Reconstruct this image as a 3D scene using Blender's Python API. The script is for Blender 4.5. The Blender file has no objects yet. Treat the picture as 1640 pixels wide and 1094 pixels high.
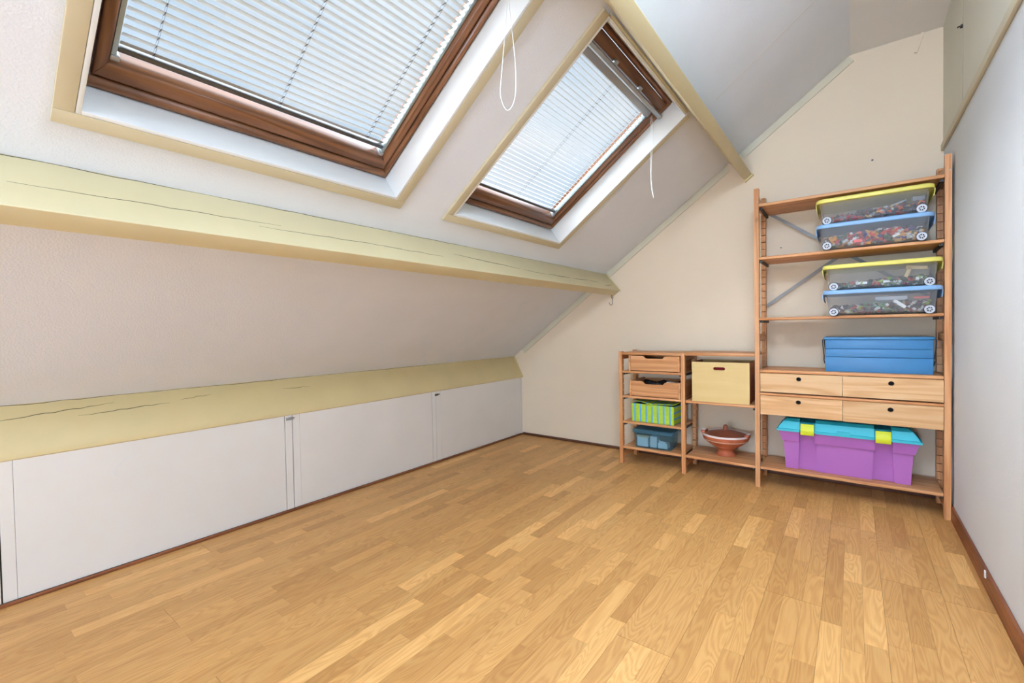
import bpy, bmesh, math, random
from mathutils import Vector, Matrix, geometry

random.seed(7)
SC = bpy.context.scene
COL = SC.collection
R = math.radians


def lin(c):
    return tuple(((v / 255) / 12.92) if v / 255 <= 0.04045 else (((v / 255) + 0.055) / 1.055) ** 2.4 for v in c)


# ------------------------------------------------------------------ camera
cam_d = bpy.data.cameras.new('camera')
cam = bpy.data.objects.new('camera', cam_d)
COL.objects.link(cam)
cam_d.sensor_width = 36.0
cam_d.lens = 719.33 / 1640 * 36.0
cam_d.shift_y = -4.1 / 1640
cam_d.clip_start = 0.02
_yaw, _pitch, _roll = R(37.2278), R(-1.2013), R(-1.0059)
_f = Vector((-math.sin(_yaw) * math.cos(_pitch), math.cos(_yaw) * math.cos(_pitch), math.sin(_pitch)))
_r = Vector((math.cos(_yaw), math.sin(_yaw), 0))
_u = _r.cross(_f)
_r2 = _r * math.cos(_roll) + _u * math.sin(_roll)
_u2 = -_r * math.sin(_roll) + _u * math.cos(_roll)
CAM = Vector((2.54561, -3.49207, 1.01053))
_m = Matrix((_r2, _u2, -_f)).transposed().to_4x4()
_m.translation = CAM
cam.matrix_world = _m
SC.camera = cam

# ------------------------------------------------------------------ world, sun, exposure
SKY = 0.695
world = bpy.data.worlds.new('world')
SC.world = world
world.use_nodes = True
wn, wl = world.node_tree.nodes, world.node_tree.links
wn.clear()
w_out = wn.new('ShaderNodeOutputWorld')
w_bg = wn.new('ShaderNodeBackground')
w_tc = wn.new('ShaderNodeTexCoord')
w_map = wn.new('ShaderNodeMapping')
w_map.inputs['Scale'].default_value = (1.0, 1.0, 2.2)
w_no = wn.new('ShaderNodeTexNoise')
w_no.inputs['Scale'].default_value = 2.6
w_no.inputs['Detail'].default_value = 7
w_no.inputs['Roughness'].default_value = 0.55
w_rp = wn.new('ShaderNodeValToRGB')
w_rp.color_ramp.elements[0].position = 0.42
w_rp.color_ramp.elements[0].color = (*lin((203, 226, 247)), 1)
w_rp.color_ramp.elements[1].position = 0.66
w_rp.color_ramp.elements[1].color = (*lin((236, 243, 250)), 1)
wl.new(w_tc.outputs['Generated'], w_map.inputs['Vector'])
wl.new(w_map.outputs['Vector'], w_no.inputs['Vector'])
wl.new(w_no.outputs['Fac'], w_rp.inputs['Fac'])
wl.new(w_rp.outputs['Color'], w_bg.inputs['Color'])
w_bg.inputs['Strength'].default_value = SKY
wl.new(w_bg.outputs['Background'], w_out.inputs['Surface'])

sun_d = bpy.data.lights.new('sun', 'SUN')
sun_d.energy = 17.5
sun_d.angle = R(120)
sun_d.color = (0.78, 0.88, 1.0)
sun = bpy.data.objects.new('sun', sun_d)
COL.objects.link(sun)
sun.location = (-6, -2, 9)
sun.rotation_euler = Vector((0.36, 0.02, -0.93)).to_track_quat('-Z', 'Y').to_euler()

# unseen globes added as fill light (built at the end of the script)
# x, y, z, radius, strength, colour, label
FILL_GLOBES = ((2.60, -2.90, 2.30, 0.15, 63.0, (0.57, 0.725, 1.0), 'added fill globe under the level ceiling, unseen above the viewer'),
         (2.20, -7.05, 0.85, 0.25, 116.0, (0.51, 0.695, 1.0), 'added fill globe hanging low, unseen behind the viewer'))

vs = SC.view_settings
SC.display_settings.display_device = 'sRGB'
vs.view_transform = 'Standard'
vs.look = 'None'
vs.exposure = 0.46
vs.gamma = 1.0
vs.use_curve_mapping = False
SC.cycles.max_bounces = 7
SC.cycles.diffuse_bounces = 3
SC.cycles.glossy_bounces = 3
SC.cycles.transmission_bounces = 6
SC.cycles.transparent_max_bounces = 16
SC.cycles.sample_clamp_indirect = 6
SC.cycles.caustics_reflective = False
SC.cycles.caustics_refractive = False
SC.cycles.adaptive_threshold = 0.04

# ------------------------------------------------------------------ material helpers


class NT:
    def __init__(s, name):
        s.m = bpy.data.materials.new(name)
        s.m.use_nodes = True
        s.n, s.l = s.m.node_tree.nodes, s.m.node_tree.links
        s.p = s.n['Principled BSDF']

    def add(s, t, **kw):
        nd = s.n.new(t)
        for k, v in kw.items():
            if k in nd.inputs.keys():
                nd.inputs[k].default_value = v
            else:
                setattr(nd, k, v)
        return nd

    def link(s, a, b):
        s.l.new(a, b)

    def math(s, op, a, b=None, clamp=False):
        nd = s.n.new('ShaderNodeMath')
        nd.operation = op
        nd.use_clamp = clamp
        for i, v in enumerate((a, b)):
            if v is None:
                continue
            if isinstance(v, (int, float)):
                nd.inputs[i].default_value = v
            else:
                s.l.new(v, nd.inputs[i])
        return nd.outputs[0]

    def mix(s, fac, a, b, mode='MIX'):
        nd = s.n.new('ShaderNodeMix')
        nd.data_type = 'RGBA'
        nd.blend_type = mode
        for sock, v in ((nd.inputs[0], fac), (nd.inputs[6], a), (nd.inputs[7], b)):
            if isinstance(v, (int, float)):
                sock.default_value = v
            elif isinstance(v, tuple):
                sock.default_value = (*v[:3], 1)
            else:
                s.l.new(v, sock)
        return nd.outputs[2]

    def ramp(s, fac, stops):
        nd = s.n.new('ShaderNodeValToRGB')
        el = nd.color_ramp.elements
        while len(el) < len(stops):
            el.new(0.5)
        for e, (p, c) in zip(el, stops):
            e.position = p
            e.color = (*c, 1) if len(c) == 3 else c
        s.l.new(fac, nd.inputs['Fac'])
        return nd.outputs['Color']


def plain(name, rgb, rough=0.5, var=0.04, scale=6.0, bump=0.0, bscale=250.0, metal=0.0, spec=0.5, bdist=0.002):
    t = NT(name)
    tc = t.add('ShaderNodeTexCoord')
    no = t.add('ShaderNodeTexNoise', Scale=scale, Detail=4.0)
    t.link(tc.outputs['Object'], no.inputs['Vector'])
    c = lin(rgb)
    lo = tuple(v * (1 - var) for v in c)
    hi = tuple(min(1, v * (1 + var)) for v in c)
    t.link(t.ramp(no.outputs['Fac'], [(0.3, lo), (0.7, hi)]), t.p.inputs['Base Color'])
    t.p.inputs['Roughness'].default_value = rough
    t.p.inputs['Metallic'].default_value = metal
    t.p.inputs['Specular IOR Level'].default_value = spec
    if bump:
        nb = t.add('ShaderNodeTexNoise', Scale=bscale, Detail=3.0)
        t.link(tc.outputs['Object'], nb.inputs['Vector'])
        bp = t.add('ShaderNodeBump', Strength=bump, Distance=bdist)
        t.link(nb.outputs['Fac'], bp.inputs['Height'])
        t.link(bp.outputs['Normal'], t.p.inputs['Normal'])
    return t.m


def wood(name, axis, dark, mid, light, rough=0.45, across=18.0, along=0.7, knots=True, bands=16.0, contrast=1.0):
    """grain runs along the given local axis"""
    t = NT(name)
    tc = t.add('ShaderNodeTexCoord')
    oi = t.add('ShaderNodeObjectInfo')
    off = t.math('MULTIPLY', oi.outputs['Random'], 37.0)
    cv = t.add('ShaderNodeCombineXYZ')
    for i in range(3):
        t.link(off, cv.inputs[i])
    va = t.add('ShaderNodeVectorMath', operation='ADD')
    t.link(tc.outputs['Object'], va.inputs[0])
    t.link(cv.outputs[0], va.inputs[1])
    sc = [across] * 3
    sc['xyz'.index(axis)] = along
    mp = t.add('ShaderNodeMapping')
    mp.inputs['Scale'].default_value = sc
    t.link(va.outputs[0], mp.inputs['Vector'])
    n1 = t.add('ShaderNodeTexNoise', Scale=1.0, Detail=2.0, Distortion=0.4)
    t.link(mp.outputs[0], n1.inputs['Vector'])
    sn = t.math('SINE', t.math('MULTIPLY', n1.outputs['Fac'], bands * 2))
    fac = t.math('ADD', t.math('MULTIPLY', sn, 0.22 * contrast), 0.5)
    n2 = t.add('ShaderNodeTexNoise', Scale=9.0, Detail=3.0)
    t.link(mp.outputs[0], n2.inputs['Vector'])
    fac = t.math('ADD', fac, t.math('MULTIPLY', t.math('SUBTRACT', n2.outputs['Fac'], 0.5), 0.4 * contrast), True)
    col = t.ramp(fac, [(0.1, lin(dark)), (0.5, lin(mid)), (0.9, lin(light))])
    if knots:
        vo = t.add('ShaderNodeTexVoronoi', Scale=1.0)
        m2 = t.add('ShaderNodeMapping')
        s2 = [7.0] * 3
        s2['xyz'.index(axis)] = 4.0
        m2.inputs['Scale'].default_value = s2
        t.link(va.outputs[0], m2.inputs['Vector'])
        t.link(m2.outputs[0], vo.inputs['Vector'])
        kf = t.math('SUBTRACT', 1.0, t.math('MULTIPLY', vo.outputs['Distance'], 11.0), True)
        col = t.mix(t.math('MULTIPLY', kf, 0.6), col, lin((120, 66, 32)))
    br = t.math('ADD', t.math('MULTIPLY', oi.outputs['Random'], 0.16), 0.92)
    hs = t.add('ShaderNodeHueSaturation')
    t.link(col, hs.inputs['Color'])
    t.link(br, hs.inputs['Value'])
    t.link(hs.outputs[0], t.p.inputs['Base Color'])
    t.p.inputs['Roughness'].default_value = rough
    t.p.inputs['Specular IOR Level'].default_value = 0.35
    return t.m


def oak_floor():
    t = NT('oak_strip')
    ge = t.add('ShaderNodeNewGeometry')
    oi = t.add('ShaderNodeObjectInfo')
    rnd = t.math('FRACT', t.math('ADD', t.math('MULTIPLY', oi.outputs['Random'], 17.37), t.math('MULTIPLY', ge.outputs['Random Per Island'], 7.77)))
    cv = t.add('ShaderNodeCombineXYZ')
    t.link(t.math('MULTIPLY', rnd, 41.0), cv.inputs[0])
    t.link(t.math('MULTIPLY', rnd, 97.0), cv.inputs[1])
    va = t.add('ShaderNodeVectorMath', operation='ADD')
    t.link(ge.outputs['Position'], va.inputs[0])
    t.link(cv.outputs[0], va.inputs[1])
    mp = t.add('ShaderNodeMapping')
    mp.inputs['Scale'].default_value = (15.0, 2.0, 1)
    t.link(va.outputs[0], mp.inputs['Vector'])
    n1 = t.add('ShaderNodeTexNoise', Scale=1.0, Detail=1.5, Distortion=0.5)
    t.link(mp.outputs[0], n1.inputs['Vector'])
    sn = t.math('SINE', t.math('MULTIPLY', n1.outputs['Fac'], 100.0))
    m2 = t.add('ShaderNodeMapping')
    m2.inputs['Scale'].default_value = (260.0, 9.0, 1)
    t.link(va.outputs[0], m2.inputs['Vector'])
    n2 = t.add('ShaderNodeTexNoise', Scale=1.0, Detail=3.0)
    t.link(m2.outputs[0], n2.inputs['Vector'])
    fac = t.math('ADD', t.math('MULTIPLY', sn, 0.17), 0.5)
    fac = t.math('ADD', fac, t.math('MULTIPLY', t.math('SUBTRACT', n2.outputs['Fac'], 0.5), 0.55), True)
    grain = t.ramp(fac, [(0.05, lin((200, 138, 76))), (0.5, lin((223, 166, 98))), (0.95, lin((235, 186, 118)))])
    tone = t.ramp(rnd, [(0.0, (0.78, 0.72, 0.66)), (0.22, (0.9, 0.87, 0.83)), (0.55, (1, 1, 1)), (0.86, (1.05, 1.05, 1.03)), (0.95, (1.28, 1.36, 1.42))])
    col = t.mix(1.0, grain, tone, 'MULTIPLY')
    n3 = t.add('ShaderNodeTexNoise', Scale=1.3, Detail=3.0)
    t.link(ge.outputs['Position'], n3.inputs['Vector'])
    col = t.mix(t.math('MULTIPLY', n3.outputs['Fac'], 0.25), col, lin((205, 150, 85)))
    t.link(col, t.p.inputs['Base Color'])
    t.p.inputs['Roughness'].default_value = 0.42
    t.p.inputs['Specular IOR Level'].default_value = 0.4
    bp = t.add('ShaderNodeBump', Strength=0.06, Distance=0.001)
    t.link(fac, bp.inputs['Height'])
    t.link(bp.outputs['Normal'], t.p.inputs['Normal'])
    return t.m


def sheer(name, rgb, fac, rough=0.35, tint=None):
    """clear or clouded plastic and glass: part see-through, part skin"""
    t = NT(name)
    out = t.n['Material Output']
    tr = t.add('ShaderNodeBsdfTransparent')
    tr.inputs['Color'].default_value = (*(lin(tint) if tint else (1, 1, 1)), 1)
    mx = t.add('ShaderNodeMixShader')
    tc = t.add('ShaderNodeTexCoord')
    no = t.add('ShaderNodeTexNoise', Scale=8.0)
    t.link(tc.outputs['Object'], no.inputs['Vector'])
    c = lin(rgb)
    t.link(t.ramp(no.outputs['Fac'], [(0.3, tuple(v * 0.96 for v in c)), (0.7, c)]), t.p.inputs['Base Color'])
    t.p.inputs['Roughness'].default_value = rough
    lw = t.add('ShaderNodeLayerWeight', Blend=0.5)
    t.link(t.math('ADD', t.math('MULTIPLY', t.math('POWER', lw.outputs['Facing'], 4.0), 0.5), fac, True), mx.inputs[0])
    t.link(tr.outputs[0], mx.inputs[1])
    tl = t.add('ShaderNodeBsdfTranslucent')
    tl.inputs['Color'].default_value = (*c, 1)
    m2 = t.add('ShaderNodeMixShader')
    m2.inputs[0].default_value = 0.5
    t.link(t.p.outputs[0], m2.inputs[1])
    t.link(tl.outputs[0], m2.inputs[2])
    t.link(m2.outputs[0], mx.inputs[2])
    t.link(mx.outputs[0], out.inputs['Surface'])
    return t.m


def glass_mat():
    t = NT('window_glass')
    out = t.n['Material Output']
    tr = t.add('ShaderNodeBsdfTransparent')
    gl = t.add('ShaderNodeBsdfGlossy', Roughness=0.02)
    lw = t.add('ShaderNodeLayerWeight', Blend=0.5)
    mx = t.add('ShaderNodeMixShader')
    t.link(t.math('ADD', t.math('MULTIPLY', t.math('POWER', lw.outputs['Facing'], 4.0), 0.35), 0.02, True), mx.inputs[0])
    t.link(tr.outputs[0], mx.inputs[1])
    t.link(gl.outputs[0], mx.inputs[2])
    t.link(mx.outputs[0], out.inputs['Surface'])
    return t.m


def attr_mat(name, rough=0.4):
    t = NT(name)
    at = t.add('ShaderNodeAttribute')
    at.attribute_name = 'Col'
    t.link(at.outputs['Color'], t.p.inputs['Base Color'])
    t.p.inputs['Roughness'].default_value = rough
    return t.m


def stripe_mat():
    """lime cloth with sky-blue stripes: upright on the long faces, level on the ends"""
    t = NT('striped_cloth')
    tc = t.add('ShaderNodeTexCoord')
    sp = t.add('ShaderNodeSeparateXYZ')
    t.link(tc.outputs['Object'], sp.inputs[0])
    nn = t.add('ShaderNodeSeparateXYZ')
    t.link(tc.outputs['Normal'], nn.inputs[0])
    endf = t.math('GREATER_THAN', t.math('ABSOLUTE', nn.outputs[0]), 0.6)
    sx = t.math('LESS_THAN', t.math('FRACT', t.math('ADD', t.math('MULTIPLY', sp.outputs[0], 1 / 0.0435), 0.17)), 0.27)
    sz = t.math('LESS_THAN', t.math('FRACT', t.math('ADD', t.math('MULTIPLY', sp.outputs[2], 1 / 0.0435), 0.15)), 0.27)
    f = t.math('ADD', t.math('MULTIPLY', sz, endf), t.math('MULTIPLY', sx, t.math('SUBTRACT', 1.0, endf)), True)
    no = t.add('ShaderNodeTexNoise', Scale=60.0)
    t.link(tc.outputs['Object'], no.inputs['Vector'])
    lime = t.ramp(no.outputs['Fac'], [(0.3, lin((170, 205, 48))), (0.7, lin((190, 222, 72)))])
    t.link(t.mix(f, lime, lin((96, 178, 226))), t.p.inputs['Base Color'])
    t.p.inputs['Roughness'].default_value = 0.7
    return t.m


def terracotta(name, bands):
    t = NT(name)
    tc = t.add('ShaderNodeTexCoord')
    sp = t.add('ShaderNodeSeparateXYZ')
    t.link(tc.outputs['Object'], sp.inputs[0])
    no = t.add('ShaderNodeTexNoise', Scale=22.0, Detail=4.0)
    t.link(tc.outputs['Object'], no.inputs['Vector'])
    col = t.ramp(no.outputs['Fac'], [(0.3, lin((176, 90, 56))), (0.7, lin((204, 112, 72)))])
    for z0, z1, rgb in bands:
        m = t.math('MULTIPLY', t.math('GREATER_THAN', sp.outputs[2], z0), t.math('LESS_THAN', sp.outputs[2], z1))
        col = t.mix(m, col, lin(rgb))
    t.link(col, t.p.inputs['Base Color'])
    t.p.inputs['Roughness'].default_value = 0.5
    return t.m


M = {}
M['roof'] = plain('sprayed_plaster_white', (242, 242, 244), 0.9, 0.02, 3, 0.35, 170, bdist=0.004, spec=0.2)
M['ceil'] = plain('ceiling_board_white', (244, 240, 234), 0.9, 0.02, 3, 0.1, 150, spec=0.2)
M['backwall'] = plain('wall_paint_cream', (243, 223, 194), 0.9, 0.02, 2.5, 0.2, 260, spec=0.2)
M['rightwall'] = plain('wall_paint_white', (230, 231, 230), 0.9, 0.02, 2.5, 0.35, 200, bdist=0.003, spec=0.2)
M['upper'] = plain('upper_board_cream', (230, 224, 204), 0.7, 0.02, 3, spec=0.3)
M['hatch'] = plain('hatch_board_white', (238, 229, 217), 0.6, 0.025, 3, 0.05, 90, spec=0.3)
M['beam'] = plain('beam_paint_yellow', (222, 206, 161), 0.42, 0.03, 5, 0.08, 40, spec=0.4)
M['beamlow'] = plain('beam_paint_yellow_deep', (226, 204, 150), 0.45, 0.03, 5, 0.08, 40, spec=0.4)
M['cove'] = plain('cove_paint', (224, 214, 186), 0.7, 0.02, 4)
M['casing'] = plain('casing_paint', (210, 195, 160), 0.5, 0.02, 5)
M['lining'] = plain('lining_paint_white', (240, 238, 232), 0.35, 0.01, 5)
M['crack'] = plain('crack_dark', (84, 74, 46), 0.9, 0.2, 40)
M['seam'] = plain('joint_dark', (112, 104, 82), 0.9, 0.1, 30)
M['sub'] = plain('subfloor_brown', (96, 58, 30), 0.9, 0.1, 20)
M['floor'] = oak_floor()
M['skirt'] = wood('skirting_brown', 'y', (108, 58, 34), (136, 78, 46), (158, 96, 60), 0.45, 20, 1.0, False)
M['skirtx'] = wood('skirting_dark', 'x', (78, 46, 32), (100, 60, 42), (118, 74, 52), 0.5, 20, 1.0, False)
PINE = ((186, 118, 66), (216, 152, 98), (231, 174, 122))
M['pine_x'] = wood('pine_along_x', 'x', *PINE)
M['pine_y'] = wood('pine_along_y', 'y', *PINE)
M['pine_z'] = wood('pine_along_z', 'z', *PINE)
FRONT = ((206, 146, 88), (232, 184, 128), (242, 202, 150))
M['front'] = wood('pine_drawer_front', 'x', *FRONT, bands=15.0, contrast=0.9, across=15, along=0.8)
M['ply'] = wood('birch_ply', 'x', (222, 186, 118), (232, 200, 134), (240, 212, 150), 0.5, 10, 1.2, False, 6, 0.5)
M['plyedge'] = wood('birch_ply_side', 'y', (168, 96, 56), (186, 112, 66), (204, 134, 84), 0.55, 30, 1.2, False, 6, 0.6)
M['winwood'] = wood('window_wood_brown', 'x', (92, 56, 34), (124, 80, 50), (150, 102, 68), 0.3, 18, 1.0, False)
M['winwoody'] = wood('window_wood_brown_upright', 'y', (92, 56, 34), (124, 80, 50), (150, 102, 68), 0.3, 18, 1.0, False)
M['glass'] = glass_mat()
M['alu'] = plain('aluminium_grey', (176, 178, 178), 0.35, 0.03, 8, metal=0.6)
M['rail'] = plain('rail_grey', (168, 180, 178), 0.35, 0.03, 8, metal=0.4)
M['slat'] = plain('slat_white', (196, 198, 196), 0.45, 0.02, 5)
M['cord'] = plain('cord_white', (236, 234, 228), 0.8, 0.02, 30)
M['cordgrey'] = plain('cord_grey', (120, 122, 126), 0.8, 0.02, 30)
M['steel'] = plain('steel_dark', (92, 92, 92), 0.4, 0.1, 30, metal=0.7)
M['black'] = plain('bracket_black', (34, 34, 36), 0.5, 0.1, 20)
M['brace'] = plain('brace_zinc', (150, 148, 144), 0.5, 0.05, 20)
M['screw'] = plain('screw_steel', (176, 176, 172), 0.35, 0.1, 30, metal=0.8)
M['yellow'] = plain('plastic_yellow', (244, 230, 112), 0.4, 0.02, 5)
M['lidblue'] = plain('plastic_sky_blue', (146, 190, 232), 0.4, 0.02, 5)
M['clear'] = sheer('plastic_clouded', (252, 252, 252), 0.155, 0.3, (255, 255, 255))
M['wheelwhite'] = plain('wheel_white', (206, 209, 213), 0.4, 0.02, 5)
M['wheeldark'] = plain('wheel_dark', (40, 42, 48), 0.6, 0.05, 5)
M['bricks'] = attr_mat('toy_brick_plastic')
M['toolblue'] = plain('enamel_blue', (60, 130, 182), 0.42, 0.05, 9)
M['tooldark'] = plain('enamel_blue_rim', (66, 138, 188), 0.25, 0.05, 9)
M['wire'] = plain('wire_dark', (58, 62, 74), 0.4, 0.1, 20, metal=0.7)
M['purple'] = plain('plastic_purple', (182, 108, 184), 0.5, 0.03, 7)
M['teal'] = plain('plastic_teal', (48, 188, 204), 0.45, 0.03, 7)
M['latch'] = plain('plastic_lime', (222, 230, 48), 0.45, 0.02, 7)
M['stripes'] = stripe_mat()
M['lime'] = plain('cloth_lime', (180, 214, 58), 0.8, 0.06, 40)
M['clothdark'] = plain('cloth_lining_dark', (56, 66, 44), 0.9, 0.1, 30)
M['tubblue'] = sheer('plastic_blue_clear', (160, 204, 220), 0.13, 0.25, (232, 244, 249))
M['tublid'] = sheer('plastic_blue_lid', (126, 180, 204), 0.5, 0.25, (214, 235, 244))
M['carton'] = plain('carton_white', (228, 230, 226), 0.8, 0.03, 12)
M['cartontan'] = plain('carton_tan', (206, 182, 140), 0.8, 0.04, 12)
M['terra'] = terracotta('terracotta_bowl', ((0.135, 0.149, (240, 222, 212)), (0.1055, 0.1125, (226, 184, 156)), (0.062, 0.068, (206, 140, 108))))
M['terralug'] = terracotta('terracotta_lug', ((0.158, 0.5, (240, 220, 212)),))
M['terralid'] = plain('terracotta_lid', (136, 72, 48), 0.55, 0.08, 20)
M['redstuff'] = plain('cloth_red', (176, 44, 40), 0.8, 0.1, 20)
M['darkstuff'] = plain('charcoal_cloth_and_shade', (52, 48, 48), 0.9, 0.1, 20)

# ------------------------------------------------------------------ mesh helpers


def fin(bm, me, smooth_angle=35):
    bmesh.ops.recalc_face_normals(bm, faces=bm.faces)
    bm.to_mesh(me)
    bm.free()
    if smooth_angle:
        for p in me.polygons:
            p.use_smooth = True
        me.set_sharp_from_angle(angle=R(smooth_angle))


def bevel(bm, w, seg=2, ang=30):
    ed = [e for e in bm.edges if len(e.link_faces) == 2 and e.calc_face_angle(0) > R(ang)]
    bmesh.ops.bevel(bm, geom=ed, offset=w, segments=seg, affect='EDGES', profile=0.6, clamp_overlap=True)


def obj(name, bm, mat, parent=None, loc=None, bev=0, seg=2, smooth=35):
    if bev:
        bmesh.ops.recalc_face_normals(bm, faces=bm.faces)
        bevel(bm, bev, seg)
    me = bpy.data.meshes.new(name)
    fin(bm, me, smooth)
    me.materials.append(M[mat] if isinstance(mat, str) else mat)
    o = bpy.data.objects.new(name, me)
    COL.objects.link(o)
    if parent:
        o.parent = parent
    if loc:
        o.location = loc
    return o


def tag(o, label=None, cat=None, group=None, kind=None):
    for k, v in (('label', label), ('category', cat), ('group', group), ('kind', kind)):
        if v:
            o[k] = v
    return o


def thing(name, label, cat, loc=(0, 0, 0), rz=0, group=None, kind=None):
    o = bpy.data.objects.new(name, None)
    COL.objects.link(o)
    o.empty_display_size = 0.05
    o.location = loc
    o.rotation_euler = (0, 0, rz)
    return tag(o, label, cat, group, kind)


def box(bm, x0, x1, y0, y1, z0, z1):
    v = [bm.verts.new((x, y, z)) for z in (z0, z1) for y in (y0, y1) for x in (x0, x1)]
    for f in ((0, 2, 3, 1), (4, 5, 7, 6), (0, 1, 5, 4), (2, 6, 7, 3), (0, 4, 6, 2), (1, 3, 7, 5)):
        bm.faces.new([v[i] for i in f])
    return v


def B(*b):
    bm = bmesh.new()
    for i in range(0, len(b), 6):
        box(bm, *b[i:i + 6])
    return bm


def prism(bm, poly, axis, a0, a1, holes=()):
    """extrude a 2-D polygon along an axis; poly lies in the other two axes in xyz order; holes are cut through"""
    def P(u, v, a):
        return {'x': (a, u, v), 'y': (u, a, v), 'z': (u, v, a)}[axis]
    loops = [list(poly)] + [list(h) for h in holes]
    flat = [p for lp in loops for p in lp]
    lo = [bm.verts.new(P(*p, a0)) for p in flat]
    hi = [bm.verts.new(P(*p, a1)) for p in flat]
    if holes:
        tri = geometry.tessellate_polygon([[Vector((*p, 0)) for p in lp] for lp in loops])
        for t in tri:
            bm.faces.new([lo[i] for i in t])
            bm.faces.new([hi[i] for i in reversed(t)])
    else:
        bm.faces.new(list(reversed(lo)))
        bm.faces.new(hi)
    k = 0
    for lp in loops:
        n = len(lp)
        for i in range(n):
            a, b = k + i, k + (i + 1) % n
            bm.faces.new((lo[a], lo[b], hi[b], hi[a]))
        k += n
    return bm


def circ(cx, cy, r, n=20, r2=None):
    return [(cx + r * math.cos(2 * math.pi * i / n), cy + (r2 or r) * math.sin(2 * math.pi * i / n)) for i in range(n)]


def rrect(w, d, r, n=5, cx=0, cy=0):
    pts = []
    for sx, sy, a in ((1, 1, 0), (-1, 1, 90), (-1, -1, 180), (1, -1, 270)):
        for i in range(n + 1):
            t = R(a + 90 * i / n)
            pts.append((cx + sx * (w / 2 - r) + r * math.cos(t), cy + sy * (d / 2 - r) + r * math.sin(t)))
    return pts


def loft(bm, loops, cap0=True, cap1=True, closed=True):
    rows = [[bm.verts.new(p) for p in lp] for lp in loops]
    n = len(rows[0])
    for a, b in zip(rows, rows[1:]):
        for i in range(n if closed else n - 1):
            j = (i + 1) % n
            bm.faces.new((a[i], a[j], b[j], b[i]))
    if cap0:
        bm.faces.new(list(reversed(rows[0])))
    if cap1:
        bm.faces.new(rows[-1])
    return bm


def rl(w, d, r, z, n=5, cx=0, cy=0):
    return [(x, y, z) for x, y in rrect(w, d, r, n, cx, cy)]


def lathe(bm, prof, n=40):
    loft(bm, [[(max(r, 1e-4) * math.cos(2 * math.pi * i / n), max(r, 1e-4) * math.sin(2 * math.pi * i / n), z) for i in range(n)] for r, z in prof])
    return bm


def tube(bm, pts, r, n=8, closed=False):
    pts = [Vector(p) for p in pts]
    rows = []
    up = None
    N = len(pts)
    for i, p in enumerate(pts):
        a = pts[(i - 1) % N] if (closed or i) else p
        b = pts[(i + 1) % N] if (closed or i < N - 1) else p
        t = (b - a).normalized()
        if up is None:
            up = t.orthogonal().normalized()
        up = (up - t * up.dot(t)).normalized()
        s = t.cross(up)
        rows.append([p + (up * math.cos(2 * math.pi * k / n) + s * math.sin(2 * math.pi * k / n)) * r for k in range(n)])
    if closed:
        vr = [[bm.verts.new(q) for q in row] for row in rows]
        for i in range(N):
            a, b = vr[i], vr[(i + 1) % N]
            for k in range(n):
                bm.faces.new((a[k], a[(k + 1) % n], b[(k + 1) % n], b[k]))
    else:
        loft(bm, rows)
    return bm


def bar(bm, p, q, w, t):
    """flat bar from p to q in a plane of constant y: w across, t thick in y"""
    p, q = Vector(p), Vector(q)
    d = (q - p).normalized()
    s = Vector((-d.z, 0, d.x)) * w / 2
    y = Vector((0, t / 2, 0))
    loft(bm, [[p + s + y, p - s + y, p - s - y, p + s - y], [q + s + y, q - s + y, q - s - y, q + s - y]])
    return bm


def smooth_pts(pts, n=6):
    P = [Vector(p) for p in pts]
    out = []
    for i in range(len(P) - 1):
        p0, p1, p2, p3 = P[max(i - 1, 0)], P[i], P[i + 1], P[min(i + 2, len(P) - 1)]
        for k in range(n):
            t = k / n
            out.append(0.5 * ((2 * p1) + (p2 - p0) * t + (2 * p0 - 5 * p1 + 4 * p2 - p3) * t * t + (3 * p1 - p0 - 3 * p2 + p3) * t ** 3))
    out.append(P[-1])
    return out


def place(o, src, loc=None, rz=None):
    """copy a thing with its parts and sub-parts"""
    c = src.copy()
    COL.objects.link(c)
    if loc:
        c.location = loc
    if rz is not None:
        c.rotation_euler = (0, 0, rz)
    for ch in list(src.children):
        k = ch.copy()
        COL.objects.link(k)
        k.parent = c
        for g in list(ch.children):
            h = g.copy()
            COL.objects.link(h)
            h.parent = k
    return c


# ------------------------------------------------------------------ the room
SL, C0 = 0.728, 0.811                 # underside of the roof: z = C0 + SL * x
TH = math.atan(SL)
CT, ST = math.cos(TH), math.sin(TH)
W = 2.952                             # right wall
YB = -8.2                            # wall behind the camera
ZF = 2.655                            # level ceiling under the ridge
XF = (ZF - C0) / SL
OPW, S0, S1 = 0.944, 1.292, 2.262     # skylight opening: width, lower and upper edge along the slope
WIN = ((-2.768, 'window_1'), (-1.474, 'window_2'))


def roof(s, d, y):
    """point at s up the slope, d outward from the underside"""
    return Vector((s * CT - d * ST, y, C0 + s * ST + d * CT))


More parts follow.
